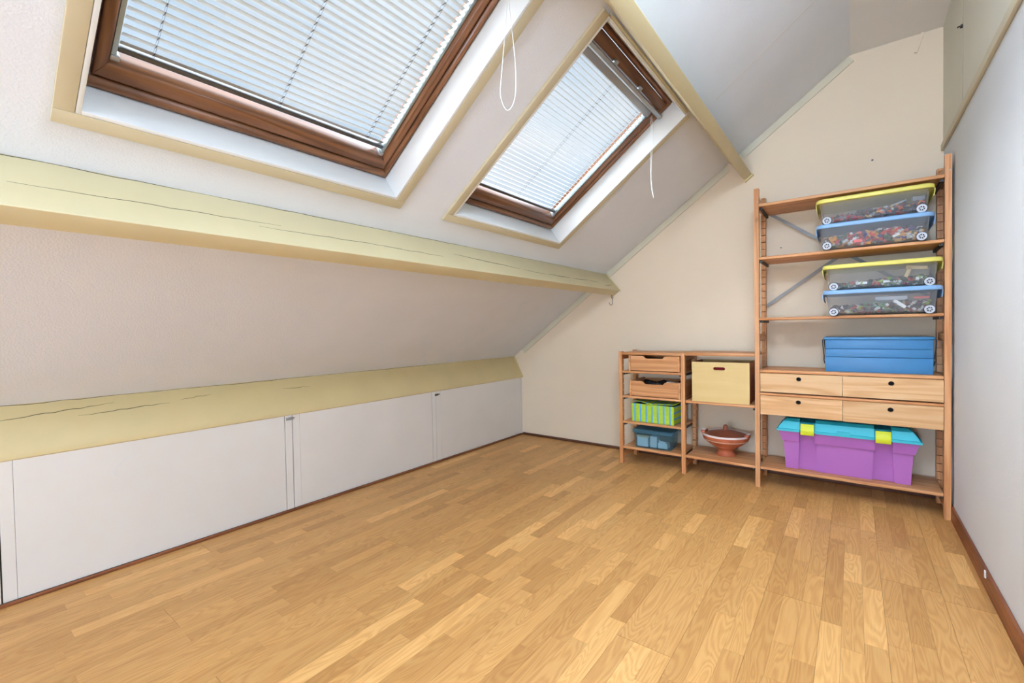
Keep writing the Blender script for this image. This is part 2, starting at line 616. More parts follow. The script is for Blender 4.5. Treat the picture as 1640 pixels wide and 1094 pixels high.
# floor: dark sub-floor, oak strips laid three to a board
floor = obj('floor', B(-0.3, W + 0.15, YB, 0.15, -0.06, -0.0045), 'sub')
tag(floor, 'honey oak parquet floor of short strips laid towards the shelves', 'floor', kind='structure')
PITCH = 0.1765
strip_me = bpy.data.meshes.new('strip')
fin(B(-0.5, 0.5, -0.5, 0.5, -1, 0), strip_me, 0)
strip_me.materials.append(M['floor'])
strips = []
rf = random.Random(21)
ENDS = {4: -2.145, 7: -2.132, 11: -2.132, 9: -1.12, 2: -1.5, 13: -1.57, 15: -1.22, 5: -1.02, 0: -2.7, 12: -0.85}
for b in range(0, 17):
    x0 = -0.016 + PITCH * b
    e0 = ENDS.get(b, -rf.uniform(0.2, 2.2))
    ends = [e0 - 2.2, e0, e0 + 2.2]
    for j in range(3):
        xa = max(x0 + j * PITCH / 3, 0.001)
        xb = min(x0 + (j + 1) * PITCH / 3, W - 0.001)
        if xb - xa < 0.008:
            continue
        ga = 0.0004 if j == 0 else 0.0002
        gb = 0.0004 if j == 2 else 0.0002
        lo = YB
        for e in sorted(ends) + [0.0]:
            e = min(e, 0.0)
            if e <= lo:
                continue
            y = lo
            while y < e - 1e-6:
                L = rf.choice((0.17, 0.24, 0.3, 0.36, 0.44, 0.52, 0.6)) * rf.uniform(0.9, 1.1)
                y2 = y + L
                if e - y2 < 0.12:
                    y2 = e
                gl = 0.0006 if y == lo else 0.0002
                gh = 0.0006 if y2 == e else 0.0002
                strips.append((xa + ga, xb - gb, y + gl, y2 - gh))
                y = y2
            lo = e


def seen(x0, x1, y0, y1):
    """rough share of the picture that a floor strip takes"""
    p = Vector(((x0 + x1) / 2, (y0 + y1) / 2, 0)) - CAM
    z = p.dot(_f)
    if z < 0.3:
        return 0
    u, v = p.dot(_r2) / z * 719.3, p.dot(_u2) / z * 719.3
    if abs(u) > 860 or v < -590:
        return 0
    if y0 > -0.3 and x0 > 1.2:
        return 0
    return (x1 - x0) * (y1 - y0) * 1.01 / z ** 3


strips.sort(key=lambda s: -seen(*s))
for s in strips[:300]:
    o = bpy.data.objects.new('strip', strip_me)
    COL.objects.link(o)
    o.parent = floor
    o.location = ((s[0] + s[1]) / 2, (s[2] + s[3]) / 2, 0)
    o.scale = (s[1] - s[0], s[3] - s[2], 0.0045)
bm = bmesh.new()
for s in strips[300:]:
    box(bm, s[0], s[1], s[2], s[3], -0.0045, 0)
tag(obj('strip', bm, 'floor', floor, smooth=0), kind='stuff')

# sloping ceiling with two skylight openings
YS = [YB - 0.12]
for yc, _ in WIN:
    YS += [yc - OPW / 2 - 0.012, yc + OPW / 2 + 0.012]
YS += [0.12]
SS = [-0.42, S0 - 0.012, S1 + 0.012, XF / CT]
bm = bmesh.new()
TK = 0.16


def rv(s, y, d):
    return bm.verts.new(roof(s, d, y))


grid = {(i, j, k): rv(SS[i], YS[j], k * TK) for i in range(len(SS)) for j in range(len(YS)) for k in (0, 1)}
solid = lambda i, j: 0 <= i < len(SS) - 1 and 0 <= j < len(YS) - 1 and not (i == 1 and j in (1, 3))
for i in range(len(SS) - 1):
    for j in range(len(YS) - 1):
        if not solid(i, j):
            continue
        for k in (0, 1):
            bm.faces.new([grid[q] for q in ((i, j, k), (i + 1, j, k), (i + 1, j + 1, k), (i, j + 1, k))])
        for di, dj, a, b2 in ((-1, 0, (i, j), (i, j + 1)), (1, 0, (i + 1, j), (i + 1, j + 1)), (0, -1, (i, j), (i + 1, j)), (0, 1, (i, j + 1), (i + 1, j + 1))):
            if not solid(i + di, j + dj):
                bm.faces.new([grid[(*a, 0)], grid[(*b2, 0)], grid[(*b2, 1)], grid[(*a, 1)]])
slope = obj('ceiling', bm, 'roof', smooth=0)
tag(slope, 'white rough-plastered sloping ceiling with two skylight openings', 'ceiling', kind='structure')
# joint between two ceiling boards above the top purlin
bm = bmesh.new()
ya, yb2 = -0.855, -0.852
loft(bm, [[roof(2.42, 0.001, ya), roof(2.42, 0.001, yb2), roof(2.42, -0.0006, yb2), roof(2.42, -0.0006, ya)],
          [roof(3.12, 0.001, ya), roof(3.12, 0.001, yb2), roof(3.12, -0.0006, yb2), roof(3.12, -0.0006, ya)]])
obj('board_joint', bm, 'cove', slope, smooth=0)
flat = obj('ceiling', B(XF - 0.01, W + 0.15, YB - 0.1, 0.12, ZF, ZF + 0.12), 'ceil', smooth=0)
tag(flat, 'narrow level ceiling strip under the ridge above the tall shelves', 'ceiling', kind='structure')

# walls
bm = bmesh.new()
prism(bm, [(-0.5, -0.06), (W + 0.15, -0.06), (W + 0.15, 2.85), (2.75, 2.85), (-0.5, 0.6)], 'y', 0.0, 0.12)
wall_back = tag(obj('wall_back', bm, 'backwall', smooth=0), 'cream painted gable wall behind the pine shelves', 'wall', kind='structure')
bm = bmesh.new()
prism(bm, [(-0.5, -0.06), (W + 0.15, -0.06), (W + 0.15, 2.85), (2.75, 2.85), (-0.5, 0.6)], 'y', YB - 0.12, YB)
tag(obj('wall_front', bm, 'backwall', smooth=0), 'cream painted gable wall behind the viewer', 'wall', kind='structure')
tag(obj('wall_right', B(W, W + 0.12, YB, 0.0, -0.06, 2.0), 'rightwall', smooth=0), 'cool white textured wall to the right of the tall shelves', 'wall', kind='structure')

# upper part of the right wall: boards with an open joint, latch and a ledge batten
up = thing('wall_right_upper', 'cream boarded upper part of the right wall above a batten', 'wall', (W, 0, 2.0), kind='structure')
obj('board', B(-0.004, 0.12, -0.5595, 0.0, 0, ZF - 2.0), 'upper', up, smooth=0)
obj('board', B(-0.004, 0.12, YB, -0.5705, 0, ZF - 2.0), 'upper', up, smooth=0)
obj('backing', B(-0.0034, 0.12, -0.5705, -0.5595, 0, ZF - 2.0), 'seam', up, smooth=0)
bm = B(-0.012, -0.004, -0.571, -0.553, 0.362, 0.372)
tube(bm, [(-0.01, -0.565, 0.367), (-0.02, -0.565, 0.367), (-0.022, -0.575, 0.36)], 0.003)
obj('latch', bm, 'black', up)
tag(obj('trim_1', B(W - 0.014, W, YB, -0.002, 1.968, 2.004), 'cove', bev=0.003), 'thin cream ledge batten running along the right wall', 'trim', kind='structure')

# knee wall: hatch doors between stiles
kn = thing('wall_left', 'low white knee wall of hatch panels under the lower beam', 'wall', (0, 0, 0), kind='structure')
obj('backing', B(-0.10, -0.016, YB, 0, -0.06, 0.60), 'seam', kn, smooth=0)
KZ0, KZ1 = 0.014, 0.556
DOORS = ((-4.42, -3.336, -4.38), (-3.331, -2.2685, -3.294), (-2.2225, -1.160, -2.183), (-1.118, -0.028, -1.068))
for i, (a, b, m) in enumerate(DOORS):
    d = tag(obj('door_%d' % (i + 1), B(-0.016, 0.0, m + 0.0003, b, KZ0, KZ1), 'hatch', bev=0.001, seg=1),
            ('white hatch door of the knee wall nearest the viewer, mostly out of view', 'white hatch door with a pale curved scuff, leftmost in full view',
             'white hatch door in the middle between the two latched stiles', 'white hatch door at the gable wall end of the knee wall')[i], 'hatch door', kind='structure')
    obj('edge_strip', B(-0.016, 0.0004, a, m - 0.0003, KZ0, KZ1), 'hatch', d, bev=0.001, seg=1)
for a, b in ((-4.75, -4.424), (-2.2655, -2.2265), (-1.157, -1.121), (-0.025, 0.0)):
    obj('stile', B(-0.016, 0.001, a, b, KZ0, KZ1), 'hatch', kn, bev=0.001, seg=1)
# scuff on the second hatch and little latches
bm = bmesh.new()
sc = [(-2.99 + 0.0, 0.40), (-3.0, 0.425), (-2.985, 0.452), (-2.955, 0.475), (-2.92, 0.49)]
tube(bm, smooth_pts([(0.0003, y, z) for y, z in sc], 5), 0.0007, 5)
obj('scuff', bm, 'carton', bpy.data.objects['door_2'])
for (y, z, metal) in ((-2.243, 0.528, 'alu'), (-1.112, 0.521, 'steel')):
    la = obj('latch', B(0.001, 0.006, y - 0.018, y + 0.016, z - 0.008, z + 0.008), metal, kn, bev=0.002)
    bm = bmesh.new()
    tube(bm, [(0.008, y - 0.014, z), (0.008, y + 0.026, z + 0.0026)], 0.004)
    obj('bolt', bm, metal, la)

# skirtings
tag(obj('baseboard_left', B(0.0, 0.014, YB, 0, 0, 0.014), 'skirt', bev=0.005), 'thin brown quarter-round moulding along the knee wall', 'baseboard', kind='structure')
tag(obj('baseboard_back', B(0.014, W, -0.012, 0, 0, 0.022), 'skirtx', bev=0.003), 'low dark brown skirting along the gable wall', 'baseboard', kind='structure')
bsr = tag(obj('baseboard_right', B(W - 0.012, W, YB, -0.012, 0, 0.072), 'skirt', bev=0.003), 'brown wooden skirting board along the right wall', 'baseboard', kind='structure')
obj('clip', B(W - 0.016, W - 0.012, -1.11, -1.098, 0.05, 0.076), 'cord', bsr)


# purlins
def purlin(name, foot, tip, thick, mat, label, cham=0.003):
    (x0, z0), (x1, z1) = foot, tip
    n = Vector((x1 - x0, z1 - z0)).normalized()
    bx, bz = x1 - thick * CT, z1 - thick * ST
    t = (C0 + SL * bx - bz) * CT + 0.02
    poly = [(x0 - n.x * 0.02, z0 - n.y * 0.02), (x1 - n.x * cham, z1 - n.y * cham), (x1 - CT * cham * 0.55, z1 - ST * cham * 0.55), (bx, bz), (bx - ST * t, bz + CT * t)]
    bm = bmesh.new()
    prism(bm, poly, 'y', YB, -0.0)
    o = obj(name, bm, mat, bev=0.002)
    return tag(o, label, 'beam', kind='structure')


b_low = purlin('roof_beam', (-0.085, 0.749), (0.014, 0.556), 0.07, 'beamlow', 'pale yellow painted beam lying on top of the hatch doors', 0.018)
b_mid = purlin('roof_beam', (0.893, 1.461), (1.016, 1.313), 0.062, 'beam', 'cracked pale yellow painted beam below both skylights')
# the top purlin is measured by its lower edge, its other corner is up the slope
bm = bmesh.new()
prism(bm, [(1.842, 2.175), (1.953, 2.010), (1.997, 2.043), (1.886, 2.21)], 'y', YB, 0.0)
b_top = tag(obj('roof_beam', bm, 'beam', bev=0.004), 'pale yellow painted beam along the top of both skylights', 'beam', kind='structure')

# drying cracks in the middle and lower beam, as dark slivers let into the face
def cracks(parent, foot, tip, items):
    f, t = Vector((foot[0], 0, foot[1])), Vector((tip[0], 0, tip[1]))
    e = t - f
    nrm = Vector((-e.z, 0, e.x)).normalized()
    if nrm.x < 0:
        nrm = -nrm
    rr = random.Random(3)
    for (y0, k0, y1, k1, w) in items:
        bm = bmesh.new()
        n = 14
        rows = []
        for i in range(n + 1):
            q = i / n
            ww = w * math.sin(math.pi * min(max(q, 0.04), 0.96)) ** 0.7 / 2
            k = k0 + (k1 - k0) * q + rr.uniform(-1, 1) * 0.012
            c = f + e * k
            c.y = y0 + (y1 - y0) * q
            d = e.normalized() * ww
            rows.append([c - d + nrm * 0.0003, c + d + nrm * 0.0003, c + d - nrm * 0.002, c - d - nrm * 0.002])
        loft(bm, rows)
        obj('crack', bm, 'crack', parent, smooth=0)


cracks(b_mid, (0.893, 1.461), (1.016, 1.313), (
    (-3.36, 0.55, -2.72, 0.5, 0.0022), (-2.80, 0.62, -2.2, 0.58, 0.0022), (-2.30, 0.6, -1.95, 0.62, 0.002),
    (-1.86, 0.45, -1.32, 0.6, 0.0035), (-1.30, 0.62, -1.02, 0.68, 0.002), (-1.02, 0.64, -0.72, 0.66, 0.004), (-0.70, 0.66, -0.46, 0.62, 0.004),
    (-0.44, 0.62, -0.3, 0.66, 0.003), (-3.6, 0.012, -2.9, 0.012, 0.003), (-2.95, 0.012, -2.2, 0.012, 0.003), (-2.25, 0.012, -1.7, 0.012, 0.0025), (-1.75, 0.012, -0.6, 0.012, 0.0015), (-0.22, 0.8, -0.05, 0.66, 0.004)))
cracks(b_low, (-0.085, 0.749), (0.014, 0.556), (
    (-3.36, 0.3, -2.98, 0.16, 0.003), (-3.1, 0.36, -2.78, 0.3, 0.003), (-2.74, 0.26, -2.6, 0.22, 0.002), (-2.25, 0.28, -2.08, 0.3, 0.002), (-3.6, 0.01, -2.8, 0.01, 0.0025), (-2.85, 0.01, -1.9, 0.01, 0.0025), (-1.95, 0.01, -0.9, 0.01, 0.002)))

# cover strips where the slope meets the gable wall, and end battens round the purlins
def slope_strip(name, s0, s1, label):
    bm = bmesh.new()
    loft(bm, [[roof(s, -0.001, -0.010), roof(s, -0.001, 0.0), roof(s, -0.046, 0.0), roof(s, -0.046, -0.010)] for s in (s0, s1)])
    return tag(obj(name, bm, 'cove', bev=0.002), label, 'trim', kind='structure')


slope_strip('trim_2', 0.02, 0.97, 'cream cover strip along the gable between lower and middle beam')
slope_strip('trim_3', 1.12, 2.26, 'cream cover strip along the gable between middle and top beam')
slope_strip('trim_4', 2.37, XF / CT - 0.01, 'cream cover strip along the gable above the top beam')


def end_batten(name, foot, tip, label, mat='beamlow'):
    f, t = Vector((foot[0], 0, foot[1])), Vector((tip[0], 0, tip[1]))
    e = (t - f).normalized()
    nrm = Vector((-e.z, 0, e.x))
    if nrm.x < 0:
        nrm = -nrm
    t2 = t + e * 0.006
    bm = bmesh.new()
    loft(bm, [[f + nrm * a + Vector((0, y, 0)) for a, y in ((0.0, -0.014), (0.007, -0.014), (0.007, 0), (0.0, 0))],
              [t2 + nrm * a + Vector((0, y, 0)) for a, y in ((0.0, -0.014), (0.007, -0.014), (0.007, 0), (0.0, 0))]])
    tag(obj(name, bm, mat, bev=0.002), label, 'trim', kind='structure')


end_batten('trim_5', (0.893, 1.461), (1.016, 1.313), 'thin yellow batten at the gable end of the middle beam')
end_batten('trim_6', (-0.085, 0.749), (0.014, 0.556), 'thin yellow batten at the gable end of the lower beam')
bm = bmesh.new()
prism(bm, [(1.953, 2.000), (2.006, 2.040), (2.002, 2.047), (1.949, 2.008)], 'y', -0.03, 0.0)
tag(obj('trim_7', bm, 'beamlow', bev=0.001), 'thin yellow batten at the gable end of the top beam', 'trim', kind='structure')
bm = bmesh.new()
bar(bm, (2.863, -0.006, 2.655), (2.832, -0.006, 2.552), 0.014, 0.012)
tag(obj('trim_8', bm, 'backwall', bev=0.002), 'short slanting cream batten on the gable just under the level ceiling', 'trim', kind='structure')

# ------------------------------------------------------------------ skylights
# local axes of a skylight: x along the wall plate, y up the slope, z into the room; origin at the middle of the lower edge
WROT = Matrix(((0, CT, ST), (1, 0, 0), (0, ST, -CT)))


def win_empty(name, yc, s, z=0.0):
    o = bpy.data.objects.new(name, None)
    COL.objects.link(o)
    o.empty_display_size = 0.05
    m = WROT.to_4x4()
    m.translation = roof(s, -z, yc)
    o.matrix_world = m
    return o


H = S1 - S0
HW = OPW / 2


def frame_boards(parent, name, prof, x, y0, y1, mat_x, mat_y, klow=1.0, khigh=1.0):
    """four mitred bars round a rectangle of half width x, from y0 to y1; prof = (inset, z) polygon"""
    out = []
    corners = [(-x, y0), (x, y0), (x, y1), (-x, y1)]
    for k in range(4):
        (ax, ay), (bx, by) = corners[k], corners[(k + 1) % 4]
        loops = []
        for (cx, cy) in ((ax, ay), (bx, by)):
            sx, sy = (1 if cx < 0 else -1), (1 if cy == y0 else -1)
            ky = klow if cy == y0 else khigh
            loops.append([(cx + sx * i, cy + sy * i * ky, z) for i, z in prof])
        bm = bmesh.new()
        loft(bm, loops)
        out.append(obj(name, bm, mat_x if k % 2 == 0 else mat_y, parent, bev=0.0015, seg=1))
    return out


for wi, (yc, wname) in enumerate(WIN):
    wv = win_empty(wname, yc, S0)
    tag(wv, ('large brown wooden skylight nearest the viewer, cut off by the top of the picture', 'smaller-looking brown wooden skylight next to the gable wall')[wi], 'skylight', kind='structure')
    # painted lining boards of the shaft
    LT = 0.011
    obj('lining_board', B(-HW, HW, -LT, 0.0, -0.156, 0.0145), 'lining', wv, bev=0.002)
    obj('lining_board', B(-HW, HW, H, H + LT, -0.156, 0.0115), 'lining', wv, bev=0.002)
    obj('lining_board', B(-HW - LT, -HW, -LT, H + LT, -0.156, 0.0145), 'lining', wv, bev=0.002)
    obj('lining_board', B(HW, HW + LT, -LT, H + LT, -0.156, 0.0145), 'lining', wv, bev=0.002)
    # flat casing on three sides, a narrow one at the top under the beam
    CW = 0.05
    obj('casing_board', B(-HW - CW, HW + CW, -CW, -0.0115, 0, 0.015), 'casing', wv, bev=0.002)
    obj('casing_board', B(-HW - CW, -HW - 0.0115, -0.0112, H + 0.012, 0, 0.015), 'casing', wv, bev=0.002)
    obj('casing_board', B(HW + 0.0115, HW + CW, -0.0112, H + 0.012, 0, 0.015), 'casing', wv, bev=0.002)
    obj('casing_board', B(-HW, HW, H + 0.0115, H + 0.022, 0, 0.012), 'casing', wv, bev=0.002)
    # fixed frame
    x = HW
    fp = [(0.0, -0.155), (0.0, -0.104), (0.004, -0.098), (0.012, -0.094), (0.019, -0.097), (0.024, -0.104), (0.024, -0.155)]
    frame_boards(wv, 'frame_bar', fp, x, 0.0, H, 'winwood', 'winwoody', 1.3, 1.0)
    # sash: set back behind a dark rebate, its glazing bevel turned to the sky
    sx = x - 0.027
    sp = [(0.0, -0.170), (0.0, -0.106), (0.003, -0.102), (0.024, -0.102), (0.027, -0.105), (0.033, -0.152), (0.033, -0.170)]
    sash = frame_boards(wv, 'sash_bar', sp, sx, 0.0345, H - 0.027, 'winwood', 'winwoody', 1.72, 1.75)
    obj('pane', B(-sx + 0.03, sx - 0.03, 0.088, H - 0.08, -0.164, -0.160), 'glass', wv, smooth=0)
    # ventilation flap bar along the head of the sash
    bm = bmesh.new()
    prism(bm, [(H - 0.104, -0.100), (H - 0.104, -0.080), (H - 0.098, -0.072), (H - 0.084, -0.072), (H - 0.079, -0.080), (H - 0.079, -0.100)], 'x', -sx - 0.006, sx + 0.006)
    vb = obj('vent_bar', bm, 'alu', wv, bev=0.001)
    for bx in (-0.14, 0.14):
        obj('bracket', B(bx - 0.012, bx + 0.012, H - 0.079, H - 0.06, -0.100, -0.086), 'alu', vb, bev=0.001)

    # venetian blind inside the sash
    bl = win_empty('venetian_blind', yc, S0)
    tag(bl, ('white venetian blind with tilted slats in the skylight nearest the viewer', 'white venetian blind with edge-on slats in the skylight by the gable')[wi], 'blind', 'skylight blinds')
    bw = sx - 0.040
    ytop, ybot = H - 0.102, 0.117
    bm = bmesh.new()
    prism(bm, [(ytop - 0.040, -0.150), (ytop - 0.040, -0.118), (ytop - 0.034, -0.110), (ytop - 0.004, -0.110), (ytop, -0.116), (ytop, -0.150)], 'x', -bw, bw)
    hr = obj('head_rail', bm, 'alu', bl, bev=0.0015)
    for e in (-1, 1):
        obj('end_cap', B(min(e * bw, e * (bw + 0.004)), max(e * bw, e * (bw + 0.004)), ytop - 0.041, ytop + 0.001, -0.151, -0.109), 'steel', hr, bev=0.001)
        bm = B(min(e * (bw - 0.002), e * (bw + 0.009)), max(e * (bw - 0.002), e * (bw + 0.009)), ybot - 0.022, ytop - 0.04, -0.146, -0.118)
        obj('guide_rail', bm, 'rail', bl, bev=0.002)
        obj('rail_foot', B(min(e * (bw - 0.010), e * (bw + 0.010)), max(e * (bw - 0.010), e * (bw + 0.010)), ybot - 0.034, ybot - 0.020, -0.148, -0.114), 'alu', bl, bev=0.003)
    bm = bmesh.new()
    prism(bm, [(ybot - 0.012, -0.142), (ybot - 0.014, -0.132), (ybot - 0.010, -0.124), (ybot + 0.002, -0.124), (ybot + 0.004, -0.142)], 'x', -bw + 0.004, bw - 0.004)
    obj('bottom_rail', bm, 'steel', bl, bev=0.0015)
    # slats: elevation of the slat plane above the horizon, towards the outside
    psi = R((-2, 28)[wi])
    # outward-and-up direction of the slat in local (y, z): world (-cos, 0, sin)
    dv = Vector((-math.cos(psi) * CT + math.sin(psi) * ST, -(math.cos(psi) * ST + math.sin(psi) * CT)))
    nv = Vector((-dv.y, dv.x))
    hwid = (0.0083, 0.0066)[wi]
    bm = bmesh.new()
    rowA = []
    for t_, h_ in ((-1, 0), (-0.5, 0.0011), (0, 0.0015), (0.5, 0.0011), (1, 0)):
        q = dv * (t_ * hwid) + nv * h_
        rowA.append(q)
    sec = rowA + [q - nv * 0.0004 for q in reversed(rowA)]
    loft(bm, [[(xx, q.x, q.y) for q in sec] for xx in (-bw + 0.006, bw - 0.006)])
    slat_me = None
    n = 31
    zs = -0.131
    step = (ytop - 0.052 - (ybot + 0.014)) / (n - 1)
    for i in range(n):
        yy = ybot + 0.014 + i * step
        if slat_me is None:
            so = obj('slat', bm, 'slat', bl)
            slat_me = so.data
        else:
            so = bpy.data.objects.new('slat', slat_me)
            COL.objects.link(so)
            so.parent = bl
        so.location = (0, yy, zs)
    for cx in (-0.33, 0.0, 0.325):
        bm = bmesh.new()
        for w_ in (-1, 1):
            tube(bm, [(cx, ybot, zs + w_ * hwid * 0.9), (cx, ytop - 0.04, zs + w_ * hwid * 0.9)], 0.0005, 4)
        lc = obj('ladder_cord', bm, 'cordgrey', bl)
        bm = bmesh.new()
        for i in range(n):
            yy = ybot + 0.014 + i * step
            q0, q1 = dv * (-hwid * 1.02) - nv * 0.0008, dv * (hwid * 1.02) - nv * 0.0008
            tube(bm, [(cx, yy + q0.x, zs + q0.y), (cx, yy + q1.x, zs + q1.y)], 0.0009, 4)
        obj('rung', bm, 'wire', lc)

# pull cords, hanging plumb
bl1, bl2 = [o for o in bpy.data.objects if o.name.startswith('venetian_blind')]


def world_tube(name, pts, r, parent, mat):
    mi = parent.matrix_world.inverted()
    bm = bmesh.new()
    tube(bm, [mi @ Vector(p) for p in smooth_pts(pts, 8)], r, 6)
    return obj(name, bm, mat, parent)


hook1 = roof(S0 + H - 0.11, 0.108, -2.345)
cx, cz = hook1.x, hook1.z
world_tube('pull_cord', [(cx, -2.345, cz), (cx + 0.004, -2.347, cz - 0.12), (cx - 0.012, -2.36, 1.83), (cx - 0.018, -2.362, 1.75), (cx + 0.0, -2.352, 1.703), (cx + 0.02, -2.338, 1.74), (cx + 0.022, -2.335, 1.85), (cx + 0.008, -2.344, cz - 0.12), (cx + 0.002, -2.345, cz)], 0.0012, bl1, 'cord')
hook2 = roof(S0 + H - 0.12, 0.108, -1.052)
cx, cz = hook2.x, hook2.z
for o_, ln in ((0.0, 1.735), (0.006, 1.715)):
    world_tube('pull_cord', [(cx + o_, -1.052, cz), (cx + o_ * 1.5, -1.05, cz - 0.1), (cx + o_ * 1.2 - 0.004, -1.049, 1.95), (cx + o_ * 0.4 - 0.004, -1.05, 1.82), (cx + 0.004 + o_, -1.05, ln)], 0.0012, bl2, 'cord')

# ------------------------------------------------------------------ pine shelving
YF, YR = -0.351, -0.045          # front and back of the shelving
PW = 0.026                       # post width
XP = (1.153, 1.605, 2.057, 2.915)
HP = (0.833, 0.826, 1.853, 1.853)
su = thing('shelving_unit', 'pine shelving against the gable wall, two low bays and one tall bay', 'shelving', (XP[0], YF, 0))


def S(b):                          # world boxes into the unit's own axes
    return (b[0] - XP[0], b[1] - XP[0], b[2] - YF, b[3] - YF, b[4], b[5])


def sbox(name, b, mat, parent=su, bev=0.003, seg=2):
    return obj(name, B(*S(b)), mat, parent, bev=bev, seg=seg)


SLOT = 0.0461
for px, ph in zip(XP, HP):
    for ya, yb, notch in ((YF, YF + 0.034, 1), (YR - 0.038, YR, -1)):
        # uprights with saw-cut slots on their inner face
        poly = []
        zs_ = []
        z = 0.085
        while z < ph - 0.05:
            zs_.append(z)
            z += SLOT
        if notch == 1:
            poly = [(ya - YF, 0), (ya - YF, ph), (yb - YF, ph)]
            for z in reversed(zs_):
                poly += [(yb - YF, z + 0.0026), (yb - YF - 0.017, z + 0.0026), (yb - YF - 0.017, z - 0.0026), (yb - YF, z - 0.0026)]
            poly += [(yb - YF, 0)]
        else:
            poly = [(yb - YF, 0), (yb - YF, ph), (ya - YF, ph)]
            for z in reversed(zs_):
                poly += [(ya - YF, z + 0.0026), (ya - YF + 0.019, z + 0.0026), (ya - YF + 0.019, z - 0.0026), (ya - YF, z - 0.0026)]
            poly += [(ya - YF, 0)]
        bm = bmesh.new()
        prism(bm, poly, 'x', px - XP[0], px - XP[0] + PW)
        obj('post', bm, 'pine_z', su, smooth=0)
    xm = px + PW / 2
    rails = [(0.045, 0.085)]
    if ph > 1:
        rails += [(0.911, 0.953)]
    else:
        rails += [(0.775, 0.812)]
    for za, zb in rails:
        sbox('cross_rail', (xm - 0.009, xm + 0.009, YF + 0.0345, YR - 0.0385, za, zb), 'pine_y')
    if ph > 1:
        bm = bmesh.new()
        a, b = 0.0345, YR - 0.0385 - YF
        prism(bm, [(a, 1.74), (b, 1.74), (b, 1.838), (b - 0.02, 1.836), (b - 0.07, 1.806), (a + 0.07, 1.800), (a + 0.03, 1.815), (a, 1.845)], 'x', xm - 0.009 - XP[0], xm + 0.009 - XP[0])
        obj('cross_rail', bm, 'pine_y', su, bev=0.002)
        obj('screw', B(*S((px + 0.016, px + 0.021, YF - 0.001, YF, 1.770, 1.775))), 'screw', su)

SHELVES = [(0, 0.828, 0.018), (0, 0.692, 0.016), (0, 0.508, 0.016), (0, 0.318, 0.016), (0, 0.131, 0.018),
           (1, 0.833, 0.020), (1, 0.508, 0.018), (1, 0.131, 0.018),
           (2, 1.757, 0.019), (2, 1.431, 0.018), (2, 1.056, 0.016), (2, 0.735, 0.018), (2, 0.593, 0.015), (2, 0.133, 0.018)]
for bay, zt, th in SHELVES:
    xa, xb = XP[bay] + PW + 0.0005, XP[bay + 1] - 0.0005
    if zt > 0.8 and bay < 2:
        xa, xb = XP[bay] + (PW if bay == 0 else 0.012), XP[bay + 1] + (0.011 if bay == 0 else -0.0005)
        yb_ = YR
        bm = bmesh.new()
        prism(bm, [(xa - XP[0], 0.0), (XP[bay + 1] - 0.0005 - XP[0], 0.0), (XP[bay + 1] - 0.0005 - XP[0], 0.0425), (xb - XP[0], 0.0425), (xb - XP[0], yb_ - YF - 0.0385), (xa - XP[0], yb_ - YF - 0.0385)] if bay == 0 else
              [(XP[1] + PW + 0.0005 - XP[0], 0.0), (xb - XP[0], 0), (xb - XP[0], yb_ - YF - 0.0385), (xa - XP[0], yb_ - YF - 0.0385), (xa - XP[0], 0.0425), (XP[1] + PW + 0.0005 - XP[0], 0.0425)], 'z', zt - th, zt)
        obj('shelf', bm, 'pine_x', su, bev=0.004)
        continue
    sbox('shelf', (xa, xb, YF + (0.0 if zt != 0.593 else -0.006), YR, zt - th, zt), 'pine_x', bev=0.006, seg=3)
    if zt == 0.593:
        continue
    for xs in (xa, xb - 0.013):
        br = sbox('shelf_bracket', (xs, xs + 0.013, YF + 0.02, YR - 0.005, zt - th - 0.015, zt - th - 0.0003), 'black', bev=0.001, seg=1)
        ex = xs + (0.014 if xs == xa else -0.002)
        bm = bmesh.new()
        prism(bm, circ(0.03, zt - th - 0.008, 0.004, 10), 'x', ex - XP[0] - 0.0015, ex - XP[0] + 0.0015)
        obj('screw', bm, 'screw', br)

# diagonal braces behind the tall bay
for (p, q, y) in (((2.088, 1.762), (2.918, 1.135), -0.040), ((2.080, 1.138), (2.918, 1.752), -0.034)):
    bm = bmesh.new()
    bar(bm, (p[0] - XP[0], y - YF, p[1]), (q[0] - XP[0], y - YF, q[1]), 0.019, 0.003)
    obj('brace', bm, 'brace', su)

# drawers with finger holes
XM = 2.4975
DR = ((2.0865, XM - 0.001, 0.6005, 0.7145, (2.288, 0.685)), (XM + 0.001, 2.9125, 0.6005, 0.7145, (2.708, 0.685)),
      (2.0865, XM - 0.001, 0.4605, 0.5765, (2.286, 0.547)), (XM + 0.001, 2.9125, 0.4585, 0.5765, (2.705, 0.543)))
for (xa, xb, za, zb, (hx, hz)) in DR:
    bm = bmesh.new()
    prism(bm, [(xa - XP[0], za), (xb - XP[0], za), (xb - XP[0], zb), (xa - XP[0], zb)], 'y', -0.003, 0.014, holes=[circ(hx - XP[0], hz, 0.0128, 24, 0.0125)])
    d = obj('drawer', bm, 'front', su, smooth=0)
    bm = B(*S((xa + 0.012, xb - 0.012, YF + 0.014, YF + 0.27, za + 0.008, za + 0.014)),
           *S((xa + 0.012, xa + 0.022, YF + 0.014, YF + 0.27, za + 0.014, zb - 0.012)),
           *S((xb - 0.022, xb - 0.012, YF + 0.014, YF + 0.27, za + 0.014, zb - 0.012)),
           *S((xa + 0.022, xb - 0.022, YF + 0.26, YF + 0.27, za + 0.014, zb - 0.012)))
    obj('drawer_tray', bm, 'pine_x', d, smooth=0)
    obj('drawer_shade', B(*S((xa + 0.023, xb - 0.023, YF + 0.04, YF + 0.25, za + 0.0145, zb - 0.02))), 'darkstuff', d, smooth=0)  # dark block painting in the shade inside the drawer

